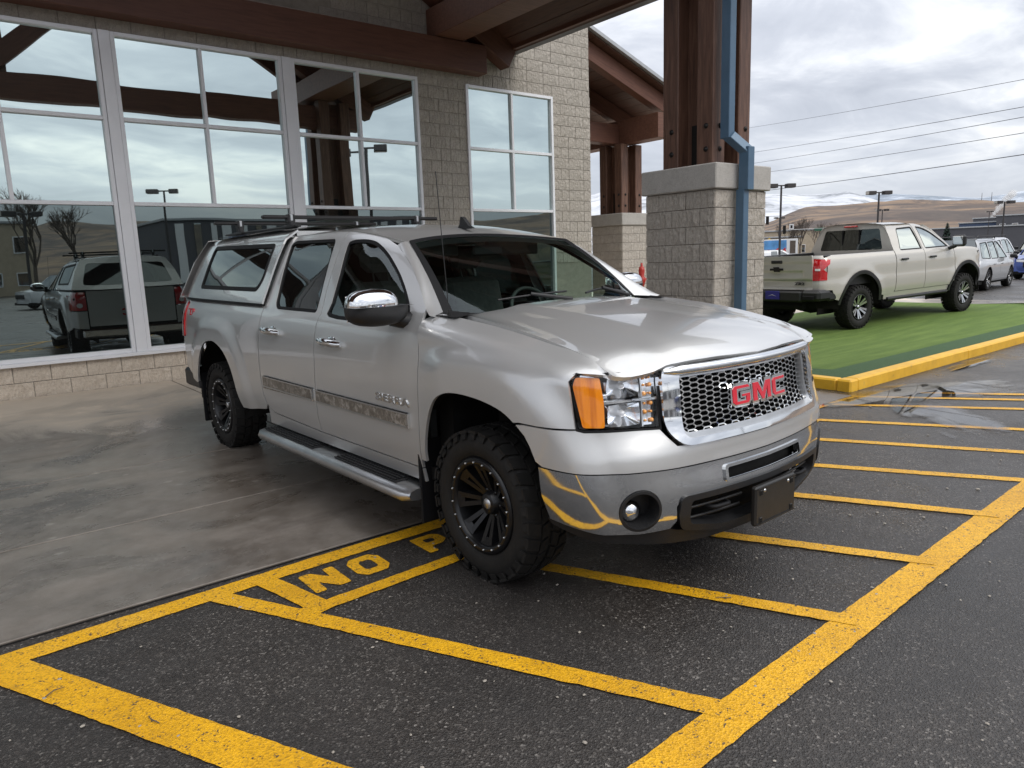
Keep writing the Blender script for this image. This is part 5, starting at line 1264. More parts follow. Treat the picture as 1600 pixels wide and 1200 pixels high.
    for (a,b) in ((-.13,.343),(.13,.343),(-.13,.470),(.13,.470)): m.box(x0+.028,x0+.034,a-.010,a+.010,b-.013,b+.013,.002)
    m.box(x0+.028,x0+.036,-.160,.160,.324,.328);m.box(x0+.028,x0+.036,-.160,.160,.490,.494)
    pb=m.build('plate_bracket',M['bplate'],R)
    for (a,b) in ((-.13,.343),(.13,.343),(-.13,.470),(.13,.470)): MB().box(x0+.0335,x0+.0355,a-.006,a+.006,b-.009,b+.009).build('bracket_slot',M['dark'],pb)
    for yy in (-.10,.10): MB().lathe([(0,.004),(.007,.003),(.009,0)],10,axis='x',T=Matrix.Translation((x0+.031,yy,.475))).build('bracket_screw',M['satin'],pb)
    # ---- rear end
    Ft=lambda y,z:(-4.722+.012*math.cos(y*1.5)-(.0 if z<1.2 else (z-1.2)*.1),y,z)
    tg=panel('tailgate',Ft,rounded([(-.70,.64),(.70,.64),(.70,1.262),(-.70,1.262)],.02,3),SV,R,step=.08,center=CT)
    m=MB(); m.box(-4.75,-4.722,-.12,.12,1.05,1.13,.01); m.build('tailgate_handle',M['plastic'],tg)
    tm=text_mesh('GMC',.16,.006,.006,width=.36); link('tailgate_badge',tm,M['redbadge'],tg,(-4.745,0,.86),(PI/2,0,-PI/2))
    m=MB(); m.box(-4.84,-4.68,-.84,.84,.44,.60,.03); m.build('rear_bumper',M['bchrome'],R)
    [MB().box(-4.74,-4.30,min(a,b),max(a,b),.43,.60,.02).build('rear_bumper_end',M['plastic'],R) for a,b in ((.84,.915),(-.84,-.915))]
    # rear of the cap
    def Fr(y,z): 
        x=lerp(-4.665,-4.385,(z-1.28)/.52); return (x,y*(1-.0),z)
    rw=rounded([(-.72,1.36),(.72,1.36),(.60,1.72),(-.60,1.72)],.06,4)
    rc=panel('bed_cap_rear',Fr,[(-.90,1.285),(.90,1.285),(.79,1.60),(.675,1.79),(.0,1.835),(-.675,1.79),(-.79,1.60)],M['topper'],R,holes=[rw],step=.08,center=(-3.4,0,1.2))
    panel('rear_window_glass',lambda y,z:(Fr(y,z)[0]+.008,y,z),grow(rw,-.001),M['glass_side'],rc,step=.2,thick=0,center=(-3.4,0,1.2))
    # cap roof
    m=MB()
    def Fc(x,p):
        zc=1.848-.02*sst(-3.9,-4.4,x)-.015*sst(-2.8,-2.55,x); y=.665*p
        return (x,y,zc-(zc-1.804)*min(1,abs(p))**3)
    m.grid(Fc,[-2.53,-2.60,-2.8,-3.2,-3.6,-4.0,-4.2,-4.36],lin(-1,1,21),True,flip=True)
    m.box(-2.57,-2.54,-.62,.62,1.27,1.79)
    m.build('bed_cap_roof',M['topper'],R)
    # side seam rail between cap and bed
    for sd_ in (-1,1):
        panel('cap_rail_seal',FS(sd_,'top',.004),[(-4.62,1.262),(-2.53,1.252),(-2.53,1.276),(-4.62,1.29)],M['trim'],R,step=.08,thick=0,center=(-3.4,0,.9))
    # ---- roof bars on the cap
    for xb,zb in ((-3.86,1.920),(-2.78,1.905)):
        rk=MB(); rk.box(xb-.028,xb+.028,-.78,.80,zb-.014,zb+.014,.010); ro=rk.build('roof_bar',M['plastic'],R)
        for yy in (-.56,.58):
            m=MB(); m.box(xb-.035,xb+.035,yy-.03,yy+.03,zb-.045,zb+.022,.010); m.box(xb-.045,xb+.045,yy-.022,yy+.022,1.825,zb-.03,.008); m.box(xb-.10,xb+.10,yy-.03,yy+.03,1.822,1.845,.008); m.build('bar_foot',M['plastic'],ro)
            m=MB(); m.box(xb-.036,xb+.036,yy-.012,yy+.012,zb-.03,zb+.024,.004); m.build('bar_clamp',M['satin'],ro)
    for yy in (-.56,.58):
        m=MB(); m.box(-4.2,-2.62,yy-.018,yy+.018,1.824,1.842,.006); m.build('roof_track',M['plastic'],R)
    # ---- cabin
    m=MB(); m.grid(lambda y,a:(lerp(-.44,-.95,a)-.05*(1-(y/.8)**2)*0,y,lerp(1.235,1.17,a)+.035*math.exp(-((y-.38)/.22)**2)*sst(.3,.8,a)),lin(-.78,.78,25),lin(0,1,8),True,flip=False)
    m.box(-1.0,-.93,-.80,.80,.75,1.165,.02); m.box(-1.02,-.99,-.12,.12,.85,1.13,.01); m.build('dashboard',M['dash'],R)
    sw=MB(); c=Vector((-1.05,.385,1.165)); tl_=Matrix.Translation(c)@Matrix.Rotation(math.radians(-28),4,'Y')
    ring=[tl_@Vector((0,.185*math.cos(a),.185*math.sin(a))) for a in lin(0,2*PI,33)]; sw.tube(ring,.014,8,cap=False); sw.box(-.02,.02,-.17,.17,-.03,.03,.01,T=tl_); sw.box(-.02,.02,-.03,.03,-.17,.0,.01,T=tl_); sw.lathe([(0,.02),(.06,.015),(.07,0)],16,axis='x',T=tl_); sw.tube([tl_@Vector((.0,0,0)),tl_@Vector((.25,0,-.02))],.03,8); sw.build('steering_wheel',M['dash'],R)
    def seat(x,y,w):
        s=MB()
        def cush(mb,x0,x1,y0,y1,z0,z1,T=None): mb.box(x0,x1,y0,y1,z0,z1,.05,T)
        cush(s,x-.05,x+.48,y-w/2,y+w/2,.72,.90); T=Matrix.Translation((x,0,.86))@Matrix.Rotation(math.radians(-14),4,'Y'); cush(s,-.08,.08,y-w/2,y+w/2,0,.56,T); s.box(-.055,.055,y-.14,y+.14,.63,.80,.045,T)
        for q in (-.06,.06): s.tube([T@Vector((0,y+q,.55)),T@Vector((0,y+q,.66))],.007,6)
        s.build('seat',M['leather'],R)
    seat(-1.62,.36,.52); seat(-1.62,-.38,.52); seat(-2.38,.40,.6); seat(-2.38,-.40,.6)
    m=MB(); 
    for sd_ in (-1,1): m.box(-2.50,-.45,sd_*.86,sd_*.90,.47,1.19)
    m.box(-2.52,-.3,-.88,.88,.46,.50); m.build('door_trim',M['dash'],R)
    m=MB(); p=F_ws(0,.86); m.box(p[0]-.06,p[0]-.03,-.12,.12,p[2]-.09,p[2]-.025,.012); m.build('rear_view_mirror',M['trim'],R)
    for sg in (-1,1):
        m=MB(); m.box(-1.24,-1.20,sg*.12,sg*.58,1.56,1.655,.01); m.build('sun_visor',M['dash'],R)
    m=MB(); p=F_ws(.52,.90); m.box(-1.55,-1.42,.73,.735,1.60,1.64); m.build('price_sticker',M['yel'],R)
    return R
def ico(c,r):
    t=(1+5**.5)/2; V=[Vector(p).normalized()*r+Vector(c) for p in [(-1,t,0),(1,t,0),(-1,-t,0),(1,-t,0),(0,-1,t),(0,1,t),(0,-1,-t),(0,1,-t),(t,0,-1),(t,0,1),(-t,0,-1),(-t,0,1)]]
    return V,[(0,11,5),(0,5,1),(0,1,7),(0,7,10),(0,10,11),(1,5,9),(5,11,4),(11,10,2),(10,7,6),(7,1,8),(3,9,4),(3,4,2),(3,2,6),(3,6,8),(3,8,9),(4,9,5),(2,4,11),(6,2,10),(8,6,7),(9,8,1)]
TRUCK=truck()
# ------------------------------------------------------------------ sand coloured pickup on the turf
def sand_truck():
    R=empty('pickup_truck',(11.25,-4.50+.93,.05),math.radians(-7.0),label='sand beige crew cab pickup parked on green artificial turf beside the pier',category='pickup truck')
    s=.955; R.scale=(s,s,s); R.rotation_euler.y=math.radians(-1.25)
    # the root sits on the rear axle; local x is measured from the front axle
    WB=3.745
    PL=Plan([(-4.88,0),(-4.88,.5),(-4.86,.80),(-4.80,.92),(-4.62,.985),(-4.0,1.01),(-2.5,1.015),(-.5,1.015),(.35,1.005),(.62,.96),(.80,.85),(.90,.6),(.95,.3),(.96,0)],-1)
    ds=pcurve([(.45,.05),(.60,.03),(.75,.0),(.90,-.008),(1.02,.002),(1.15,.0),(1.25,.008),(1.34,.028),(1.40,.055),(1.45,.088),(1.6,.155),(1.75,.225),(1.88,.30),(1.94,.36),(2.0,.5)])
    zr=pcurve([(-2.9,1.955),(-2.2,1.965),(-1.6,1.955),(-1.3,1.92),(-1.05,1.87),(-.5,1.6)])
    OX=WB
    def F(sd_,off=0.,q=0):
        def f(u,z):
            (x,y),n=PL.at(u); w=z+max(0,1.955-zr(u))*max(0,(z-1.42)/.53) if u>-2.0 else z
            d=ds(w)+off
            for cx in (0,-3.745): d-=.02*math.exp(-((math.hypot(u-cx,z-.42)-.68)/.10)**2)*sst(.3,.6,z)
            return (x-n[0]*d+OX,sd_*(y-n[1]*d),z)
        return f
    P=M['sand']; CT=(1.8,0,1)
    def arch(cx,r,a0,a1,n=18,cz=.43,sx=1.0): return [(cx+sx*r*math.cos(a),cz+r*math.sin(a)*1.02) for a in lin(a0,a1,n)]
    for sd_ in (-1,1):
        f=F(sd_)
        bo=[(-2.63,1.43),(-2.63,.66),(-2.68,.60),(-3.02,.60)]+arch(-3.745,.66,.26,PI-.26)+[(-4.42,.60),(-4.50,.62),(-4.60,.80),(-5.02,.82),(-5.02,.975),(-4.74,.985),(-4.72,1.16),(-4.72,1.28),(-4.62,1.36),(-5.02,1.385),(-5.02,1.44)]
        panel('bed_side',f,bo,P,R,step=.06,center=CT)
        lamp=[(-5.03,.985),(-4.735,.99),(-4.735,1.13),(-4.80,1.18),(-4.74,1.24),(-4.67,1.28),(-4.64,1.36),(-5.03,1.38)]
        panel('rear_corner',F(sd_,.02),[(-5.03,.83),(-4.6,.83),(-4.6,1.43),(-5.03,1.43)],P,R,step=.08,thick=0,center=CT)
        tl=panel('tail_lamp',F(sd_,-.008),lamp,M['redlens'],R,step=.05,thick=.02,center=CT)
        panel('reverse_lamp',F(sd_,-.014),[(-4.95,1.165),(-4.86,1.165),(-4.86,1.205),(-4.95,1.205)],M['whitelens'],tl,step=.05,thick=.01,center=CT)
        W1=rounded([(-2.40,1.425),(-2.34,1.60),(-2.26,1.865),(-1.70,1.885),(-1.62,1.425)],[.05,.1,.07,.04,.03],4)
        W2=rounded([(-1.50,1.425),(-1.545,1.885),(-1.30,1.865),(-1.0,1.745),(-.70,1.53),(-.62,1.43)],[.03,.04,.15,.2,.1,.03],4)
        d2=panel('rear_door',f,[(-2.61,.64),(-1.60,.64),(-1.60,1.42),(-1.655,1.70),(-1.675,1.945),(-2.15,1.955),(-2.58,1.95),(-2.605,1.45)],P,R,holes=[W1],step=.06,center=CT)
        d1=panel('front_door',f,[(-1.585,.64),(-.56,.64),(-.50,.80),(-.485,1.10),(-.50,1.38),(-.58,1.46),(-.72,1.585),(-1.0,1.80),(-1.22,1.90),(-1.45,1.938),(-1.655,1.945),(-1.635,1.70),(-1.585,1.42)],P,R,holes=[W2],step=.06,center=CT)
        for d,Wn in ((d1,W2),(d2,W1)):
            panel('window_seal',F(sd_,.003),grow(Wn,.004),M['trim'],d,holes=[grow(Wn,-.025)],step=.08,thick=.02,center=CT)
            panel('window_glass',F(sd_,.012),grow(Wn,-.02),M['glass_mirror'],d,step=.2,thick=0,center=CT)
        for d,x in ((d1,-1.46),(d2,-2.47)):
            y=PL.at(x)[0][1]; MB().box(x+OX,x+OX+.22,sd_*(y-.005),sd_*(y+.035),1.235,1.275,.012).build('door_handle',M['plastic'],d)
        panel('front_fender',f,[(-.475,.72),(-.470,1.10),(-.485,1.375),(-.30,1.41),(0,1.405),(.3,1.385),(.62,1.34),(.95,1.27),(1.2,1.20),(1.2,.85),(.72,.85),(.66,.60)]+arch(0,.66,.26,PI-.30),P,R,step=.06,center=CT)
        panel('rocker_panel',F(sd_,.01),[(-2.95,.50),(-.62,.50),(-.60,.63),(-2.98,.63)],P,R,step=.15,center=CT)
        for cx in (0,-3.745):
            o=arch(cx,.675,.12,PI-.12,22); i=arch(cx,.605,.12,PI-.12,22)
            panel('wheel_arch_trim',F(sd_,-.012),o+i[::-1],M['plastic'],R,step=.06,thick=.03,center=CT)
            m=MB(); V=[];n=14
            for k in range(n+1):
                a=PI*k/n
                for y in (.97,.5): V.append((cx+OX+.64*math.cos(a),sd_*y,.43+.66*math.sin(a)))
            m.add(V,[(2*k,2*k+1,2*k+3,2*k+2) for k in range(n)],True); m.box(cx+OX-.62,cx+OX+.62,sd_*.5,sd_*.52,.3,1.1); m.build('wheel_liner',M['liner'],R)
            wheel(R,cx+OX,sd_*.86,.42,.42,.28,.245,'zr')
        m=MB(); m.tube([(-2.85+OX,sd_*.97,.50),(-.70+OX,sd_*.97,.50)],.038,8); m.box(-2.7+OX,-.8+OX,sd_*.80,sd_*.95,.48,.50); m.build('running_board',M['plastic'],R)
        for x in (-2.55,-1.7,-.9): MB().box(x+OX,x+OX+.06,sd_*.7,sd_*.95,.5,.56).build('board_bracket',M['dark'],R)
        # mirror
        mi=empty('mirror',(0,0,0)); mi.parent=R
        MB().box(-.72+OX,-.58+OX,sd_*1.04,sd_*1.30,1.42,1.66,.045).build('mirror_housing',M['plastic'],mi)
        MB().box(-.725+OX,-.72+OX,sd_*1.07,sd_*1.27,1.45,1.63,.01).build('mirror_glass',M['chrome'],mi)
        m=MB(); m.tube([(-.66+OX,sd_*1.1,1.44),(-.64+OX,sd_*.93,1.38)],.04,8); m.build('mirror_arm',M['plastic'],mi)
        # windscreen pillar
        m=MB(); V=[]; A=[f(u,z) for u,z in ((-.58,1.46),(-.72,1.585),(-1.0,1.80),(-1.22,1.90))]; B=[(-.42+OX,sd_*.80,1.42),(-.62+OX,sd_*.77,1.56),(-.92+OX,sd_*.72,1.77),(-1.17+OX,sd_*.67,1.905)]
        for a,b in zip(A,B): V+=[a,tuple((a[k]+b[k])/2+(0,sd_*.02,.02)[k] for k in range(3)),b]
        F_=[]; 
        for i in range(3):
            for j in range(2): q=(i*3+j,i*3+j+1,(i+1)*3+j+1,(i+1)*3+j); F_.append(q[::sd_])
        m.add(V,F_,True); m.build('windscreen_pillar',P,R)
    # hood, windscreen, roof
    m=MB(); m.grid(lambda x,p:(x+OX,p*lerp(.86,.80,sst(.2,.9,x)),lerp(1.43,1.30,sst(-.3,1.0,x))-.05*abs(p)**3+.03*(1 if abs(p)<.5 else 0)*sst(.9,.5,x)),lin(-.42,.90,14),lin(-1,1,17),True,flip=True); m.build('hood',P,R)
    m=MB(); m.grid(lambda p,q:(lerp(-.42+.2*(1-p*p),-1.17-.12*(1-p*p),q)+OX,p*lerp(.80,.67,q),lerp(1.42,1.905,q)+.04*(1-p*p)),lin(-1,1,12),lin(0,1,5),True); m.build('windscreen',M['glass_far'],R)
    m=MB(); m.grid(lambda x,p:(x+OX,.672*p,lerp(2.0,1.905,sst(-1.8,-1.15,x))-(2.0-1.95)*abs(p)**3),[-2.60,-2.5,-2.2,-1.8,-1.5,-1.3,-1.17],lin(-1,1,13),True,flip=True); m.build('roof',P,R)
    # cab back
    def Fb(y,z): return (-2.615+.05*(1.0-(1-sst(1.4,2.0,z)))+OX,y,z)
    bw=rounded([(-.70,1.46),(.70,1.46),(.60,1.875),(-.60,1.875)],.05,4)
    cb=panel('cab_back',Fb,[(-.95,1.0),(.95,1.0),(.93,1.45),(.70,1.93),(.5,1.985),(-.5,1.985),(-.70,1.93),(-.93,1.45)],P,R,holes=[bw],step=.15,center=CT)
    panel('back_glass',lambda y,z:(Fb(y,z)[0]-.0+.004,y,z),grow(bw,-.002),M['glass_side'],cb,step=.3,thick=0,center=CT)
    MB().box(OX-2.60,OX-2.595,-.2,-.17,1.47,1.87).build('glass_divider',M['trim'],cb); MB().box(OX-2.60,OX-2.595,.17,.2,1.47,1.87).build('glass_divider',M['trim'],cb)
    m=MB(); m.box(OX-2.64,OX-2.585,-.14,.14,1.925,1.955,.006); m.build('high_brake_lamp',M['redlens'],R)
    # bed interior and tailgate
    m=MB(); m.box(OX-4.80,OX-2.62,-.86,.86,.84,.88); m.box(OX-4.72,OX-2.62,.84,.90,.85,1.40);m.box(OX-4.72,OX-2.62,-.90,-.84,.85,1.40); m.build('bed_liner',M['plastic'],R)
    m=MB(); m.box(OX-4.74,OX-2.64,.83,.915,1.395,1.440,.01);m.box(OX-4.74,OX-2.64,-.915,-.83,1.395,1.440,.01); m.build('bed_rail_cap',M['plastic'],R)
    def Ft(y,z):
        d=.018*sst(1.02,.98,z)*sst(.80,.86,z)-.012*sst(1.30,1.36,z)+.016*sst(1.18,1.13,z)*sst(1.04,1.08,z)*sst(.62,.55,abs(y)); return (-4.905+d+.02*y*y+OX,y,z)
    tg=panel('tailgate',Ft,rounded([(-.765,.82),(.765,.82),(.765,1.445),(-.765,1.445)],.02,3),P,R,step=.04,thick=.05,center=CT)
    MB().box(OX-4.925,OX-4.90,-.13,.13,1.31,1.375,.012).build('tailgate_handle',M['plastic'],tg)
    bt=[(-.15,-.02),(-.06,-.02),(-.07,-.045),(.05,-.045),(.06,-.02),(.15,-.02),(.14,.02),(.06,.02),(.07,.045),(-.05,.045),(-.06,.02),(-.14,.02)]
    MB().prism([(a,1.20+b) for a,b in bt],OX-4.93,OX-4.905,axis='x').build('tailgate_emblem',M['bolt'],tg)
    link('tailgate_badge',text_mesh('ZR2',.07,.004,.003,width=.22),M['plastic'],tg,(OX-4.915,-.52,.93),(PI/2,0,-PI/2))
    # bumper
    m=MB(); m.box(OX-5.02,OX-4.80,-.62,.62,.60,.80,.03); m.box(OX-5.0,OX-4.62,.60,1.0,.62,.82,.05); m.box(OX-5.0,OX-4.62,-1.0,-.60,.62,.82,.05); m.box(OX-4.70,OX-4.45,-.99,-.90,.60,.78,.04);m.box(OX-4.70,OX-4.45,.90,.99,.60,.78,.04); m.build('rear_bumper',M['plastic'],R)
    m=MB()
    for sg in (-1,1): m.box(OX-5.03,OX-5.0,sg*.66,sg*.90,.64,.72,.01)
    m.build('bumper_step',M['trim'],R)
    MB().box(OX-5.035,OX-5.022,-.16,.16,.64,.80,.004).build('licence_plate',M['plateblue'],R)
    link('plate_motif',MB().prism([(-.10,.70),(.0,.725),(.10,.70),(.0,.735)],OX-5.040,OX-5.036,axis='x').mesh('m'),M['signwhite'],R)
    m=MB(); m.tube([(OX-4.75,-.5,.5),(OX-4.75,.5,.5)],.07,8); m.lathe([(0,.3),(.20,.25),(.24,0),(.20,-.25),(0,-.3)],12,axis='y',T=Matrix.Translation((OX-4.2,-.25,.55))); m.tube([(OX-3.745,-.8,.42),(OX-3.745,.8,.42)],.06,8); m.add(*ico(Vector((OX-3.745,0,.42)),.17),True); m.box(OX-4.8,OX+.6,-.5,.5,.55,.75); m.box(OX-2.9,OX-.6,-.9,.9,.55,.62); m.tube([(OX,-.8,.42),(OX,.8,.42)],.05,8); m.build('chassis',M['dark'],R)
    # front end
    m=MB(); m.grid(lambda t,z:(lambda p:(p[0],p[1],z))((lambda u:((PL.at(u)[0][0]+OX-.04),(PL.at(u)[0][1])*(1)))(PL.U[-1]-abs(t)-1e-4)) if t>0 else (lambda p:(p[0],-p[1],z))((lambda u:((PL.at(u)[0][0]+OX-.04),(PL.at(u)[0][1])))(PL.U[-1]-abs(t)-1e-4)),lin(-1.2,1.2,21),lin(.55,1.30,6),True,flip=False); m.build('front_fascia',M['plastic'],R)
    m=MB(); m.box(OX-.5,OX+.45,-.8,.8,.85,1.2); m.box(OX-2.55,OX-.5,-.92,.92,.9,1.38); m.build('inner_body',M['dark'],R)
    for y in (-.38,.38):
        m=MB(); m.box(OX-1.75,OX-1.58,y-.24,y+.24,1.0,1.52,.05); m.box(OX-1.76,OX-1.64,y-.13,y+.13,1.56,1.78,.04); m.build('seat',M['leather'],R)
    return R
sand_truck()
# ------------------------------------------------------------------ other parked cars
def car(label,loc,rz,paint,L=4.9,H=1.75,Wd=.95,suv=True,scale=.955,detail=True,group=None,category='SUV',name='parked_car',rails=True):
    R=empty(name,loc,math.radians(rz),label=label,category=category); R.scale=(scale,)*3
    if group: R['group']=group
    WB=L*.60; xr=-WB; xf=L/2-WB/2+.02; xb=-WB-(L-WB-xf); 
    zb=H*.57; 
    PLc=Plan([(xb,0),(xb+.02,.6*Wd),(xb+.12,.88*Wd),(xb+.45,.98*Wd),(xb+1.2,Wd),(0,Wd),(xf-.45,.93*Wd),(xf-.12,.72*Wd),(xf,.35*Wd),(xf+.02,0)],-1)
    dsx=pcurve([(.2,.08),(.35,.04),(.55,.0),(.8,.0),(zb-.1,.02),(zb,.06),(zb+.2*H/1.75,.13),(H-.22,.24),(H-.08,.33),(H,.5)])
    def F(sd_,off=0.):
        def f(u,z):
            (x,y),n=PLc.at(u); d=dsx(z)+off; return (x-n[0]*d,sd_*(y-n[1]*d),z)
        return f
    P=paint; CT=(-WB/2,0,.8); r=.355
    for sd_ in (-1,1):
        f=F(sd_); a1=[(xr+.43*math.cos(a),r+.44*math.sin(a)) for a in lin(.1,PI-.1,12)]; a0=[(.43*math.cos(a),r+.44*math.sin(a)) for a in lin(.1,PI-.1,12)]
        zh=zb-.04
        low=[(xf+.3,.35),(.46,.32)]+a0+[(-.46,.30),(xr+.46,.30)]+a1+[(xr-.46,.35),(xb-.35,.40)]
        top=[(xb-.35,zb+.02),(-WB,zb+.02),(-.9,zb-.0),(-.35,zb-.02),(0,zh),(xf+.2,zh-.16)]
        b=panel('body_side',f,low+top,P,R,step=.12,center=CT)
        A=[(xb-.05,zb+.03),(xb+.25,H-.10),(xb+.7,H-.05),(-1.3,H-.05),(-.95,H-.13),(-.15,zb-.02)]
        w1=rounded([(xr+.45,zb+.05),(xr+.50,H-.17),(-1.62,H-.15),(-1.60,zb+.05)],.04,3); w2=rounded([(-1.50,zb+.05),(-1.50,H-.15),(-1.15,H-.16),(-.45,zb+.06)],.04,3); w3=rounded([(xb+.35,zb+.08),(xb+.50,H-.20),(xr+.33,H-.17),(xr+.30,zb+.05)],.04,3)
        ws_=[w1,w2]+([w3] if suv else [])
        g=panel('greenhouse_side',f,A,P,R,holes=ws_,step=.14,center=CT)
        for w in ws_: panel('side_window',F(sd_,.008),grow(w,-.002),M['glass_mirror'] if detail else M['glass_far'],g,step=.3,thick=0,center=CT)
        if detail:
            for w in ws_: panel('window_trim',F(sd_,-.004),grow(w,.015),M['trim'],g,holes=[grow(w,-.01)],step=.2,thick=.012,center=CT)
            for x in (-1.45,-1.45-.95): MB().box(x,x+.2,sd_*(Wd-.02),sd_*(Wd+.02),zb-.16,zb-.12,.01).build('door_handle',M['satin'],b)
            MB().box(-.52,-.38,sd_*(Wd+.02),sd_*(Wd+.24),zb+.02,zb+.17,.04).build('mirror',M['plastic'],R)
            panel('door_seam',F(sd_,-.001),[(-1.56,.36),(-1.548,.36),(-1.548,zb),(-1.56,zb)],M['trim'],b,step=.2,thick=0,center=CT)
            if rails: m=MB(); m.tube([(xb+.45,sd_*.62,H-.02),(xb+.6,sd_*.62,H+.05),(-1.3,sd_*.62,H+.05),(-1.1,sd_*.60,H-.03)],.018,6); m.build('roof_rail',M['bolt'],R)
            panel('sill_trim',F(sd_,-.005),[(xr+.42,.30),(-.42,.30),(-.42,.38),(xr+.42,.38)],M['satin'],R,step=.2,thick=.01,center=CT)
        for cx in (0,xr):
            wheel(R,cx,sd_*(Wd-.13),r,r,.22,.245,'alloy')
            m=MB(); V=[]
            for k in range(11):
                a=PI*k/10
                for y in (Wd-.04,.45): V.append((cx+.44*math.cos(a),sd_*y,r+.45*math.sin(a)))
            m.add(V,[(2*k,2*k+1,2*k+3,2*k+2) for k in range(10)],True); m.build('wheel_liner',M['liner'],R)
        panel('tail_lamp',F(sd_,-.006),[(xb-.30,zb-.22),(xb+.10,zb-.18),(xb+.10,zb+.0),(xb-.30,zb+.0)],M['redlens'],R,step=.1,thick=.02,center=CT)
        panel('headlamp',F(sd_,-.006),[(xf-.05,zb-.28),(xf+.30,zb-.30),(xf+.30,zb-.20),(xf-.05,zb-.17)],M['whitelens'],R,step=.1,thick=.02,center=CT)
    m=MB(); yt=Wd-.36
    m.grid(lambda x,p:(x,p*yt,H-.045-.03*abs(p)**2),lin(xb+.28,-1.02,8),lin(-1,1,9),True,flip=True); m.build('roof',P,R)
    m=MB(); m.grid(lambda p,q:(lerp(-.15+.1*(1-p*p),-1.02,q),p*lerp(Wd-.14,yt,q),lerp(zb-.02,H-.06,q)),lin(-1,1,9),lin(0,1,4),True); m.build('windscreen',M['glass_far'],R)
    m=MB(); m.grid(lambda x,p:(x,p*lerp(Wd-.12,Wd-.28,sst(0,xf,x)),lerp(zb+.0,zb-.17,sst(-.1,xf,x))+.03*(1-p*p)),lin(-.18,xf-.05,8),lin(-1,1,9),True,flip=True); m.build('hood',P,R)
    m=MB(); m.grid(lambda p,q:(lerp(xb+.03,xb+.30,q),p*lerp(Wd-.12,yt,q),lerp(zb+.0,H-.07,q)),lin(-1,1,9),lin(0,1,4),True,flip=True); m.build('rear_window',M['glass_far'],R)
    m=MB(); m.grid(lambda p,q:(xb+.02+.10*p*p,p*(Wd-.12),lerp(.38,zb+.01,q)),lin(-1,1,9),lin(0,1,4),True,flip=True); m.build('rear_door',P,R)
    m=MB(); m.grid(lambda p,q:(xf-.02-.14*p*p,p*(Wd-.18),lerp(.30,zb-.17,q)),lin(-1,1,9),lin(0,1,4),True); m.build('front_fascia',P,R)
    m=MB(); m.box(xf-.06,xf+.025,-.42,.42,.52,.74,.02); m.build('grille',M['plastic'],R)
    m=MB(); m.box(xb+.1,xf-.1,-Wd+.12,Wd-.12,.22,.34); m.box(xr+.45,-.45,-Wd+.1,Wd-.1,.3,zb-.1); m.box(-.4,.5,-.45,.45,.3,zb-.15); m.build('underbody',M['dark'],R)
    return R
car('silver SUV with roof rails parked just ahead of the sand pickup nose',(27.3,-1.0,0),5,M['suvsilver'],L=4.8,H=1.78)
car('white SUV parked behind the silver SUV in the lot',(36.6,1.6,0),6,M['white'],L=4.9,H=1.86)
car('bright blue SUV cut off by the right edge of the photo',(33.5,-1.1,0),-178,M['blue'],L=5.1,H=1.80)
car('black SUV parked beyond the bright blue SUV',(43.5,1.9,0),-176,M['black'],L=5.2,H=2.05)
car('small grey car parked far off left of the sand pickup cab',(59.8,25.4,0),-40,M['suvsilver'],L=4.5,H=1.62,detail=False,category='car',suv=False)
car('far red car parked in front of the blue and white panel truck',(57.5,26.6,0),-50,M['red'],L=4.6,H=1.5,detail=False,category='car',suv=False)
car('dark red car parked between the far lamp post and the grey car',(58.7,28.0,0),-60,M['red'],L=4.6,H=1.35,detail=False,category='car',suv=False)
# cars behind the viewpoint, seen in the showroom glass
car('white SUV parked across the lot and mirrored in the showroom glass',(2.0,-32,0),160,M['white'],L=4.9,H=1.8,detail=False)
car('blue car parked across the lot and mirrored in the showroom glass',(8.5,-27,0),175,M['blue'],L=4.7,H=1.5,detail=False,suv=False,category='car')
car('red car parked across the lot and mirrored in the showroom glass',(15.0,-30,0),175,M['red'],L=4.7,H=1.6,detail=False,suv=False,category='car')
car('black SUV parked across the lot and mirrored in the showroom glass',(-4.0,-30,0),170,M['black'],L=4.9,H=1.8,detail=False)
# ------------------------------------------------------------------ lamp posts
def lamp(label,x,y,h,ang=0.,s=1.,heads=2):
    R=empty('parking_lot_lamp',(x,y,0),math.radians(ang),label=label,category='lamp post',group='parking lot lamp posts')
    m=MB(); m.tube([(0,0,0),(0,0,h)],[.10*s,.075*s],8); m.build('pole',M['pole'],R)
    MB().lathe([(0,.5),(.22,.5),(.25,.02),(.25,0)],12,axis='z').build('pole_base',M['lightwall'],R)
    MB().box(-.45*s,.45*s,-.04*s,.04*s,h-.06,h+.03,.01).build('crossarm',M['pole'],R)
    for sg in (-1,1)[:heads]:
        q=MB(); q.box(sg*.38*s,sg*1.08*s,-.27*s,.27*s,h-.20*s,h+.12*s,.03); hd=q.build('lamp_head',M['pole'],R)
        MB().box(sg*1.082*s,sg*1.10*s,-.24*s,.24*s,h-.17*s,h+.09*s).build('end_cap',M['lampglow'],hd); MB().box(sg*.44*s,sg*1.02*s,-.21*s,.21*s,h-.205*s,h-.202*s).build('lamp_glass',M['lampglow'],hd)
lamp('tall twin head lamp post standing right next to the pier cap',51.0,21.3,6.50,-32)
lamp('twin head lamp post standing above the sand pickup cab',63.3,19.4,6.15,-32)
lamp('twin head lamp post above the silver and white SUVs',85.7,16.9,5.62,-32,.95)
lamp('thin lamp post left of the grey hall and steam plume',111.9,26.9,5.70,-32,.5)
lamp('distant small lamp post just right of the one above the pickup cab',98.0,34.9,6.30,-30,.8)
lamp('distant small lamp post behind the one next to the pier cap',92.0,46.3,5.95,-30,.7)
lamp('twin head lamp post mirrored large in the third showroom window',15.4,-22.3,7.1,28,1.05)
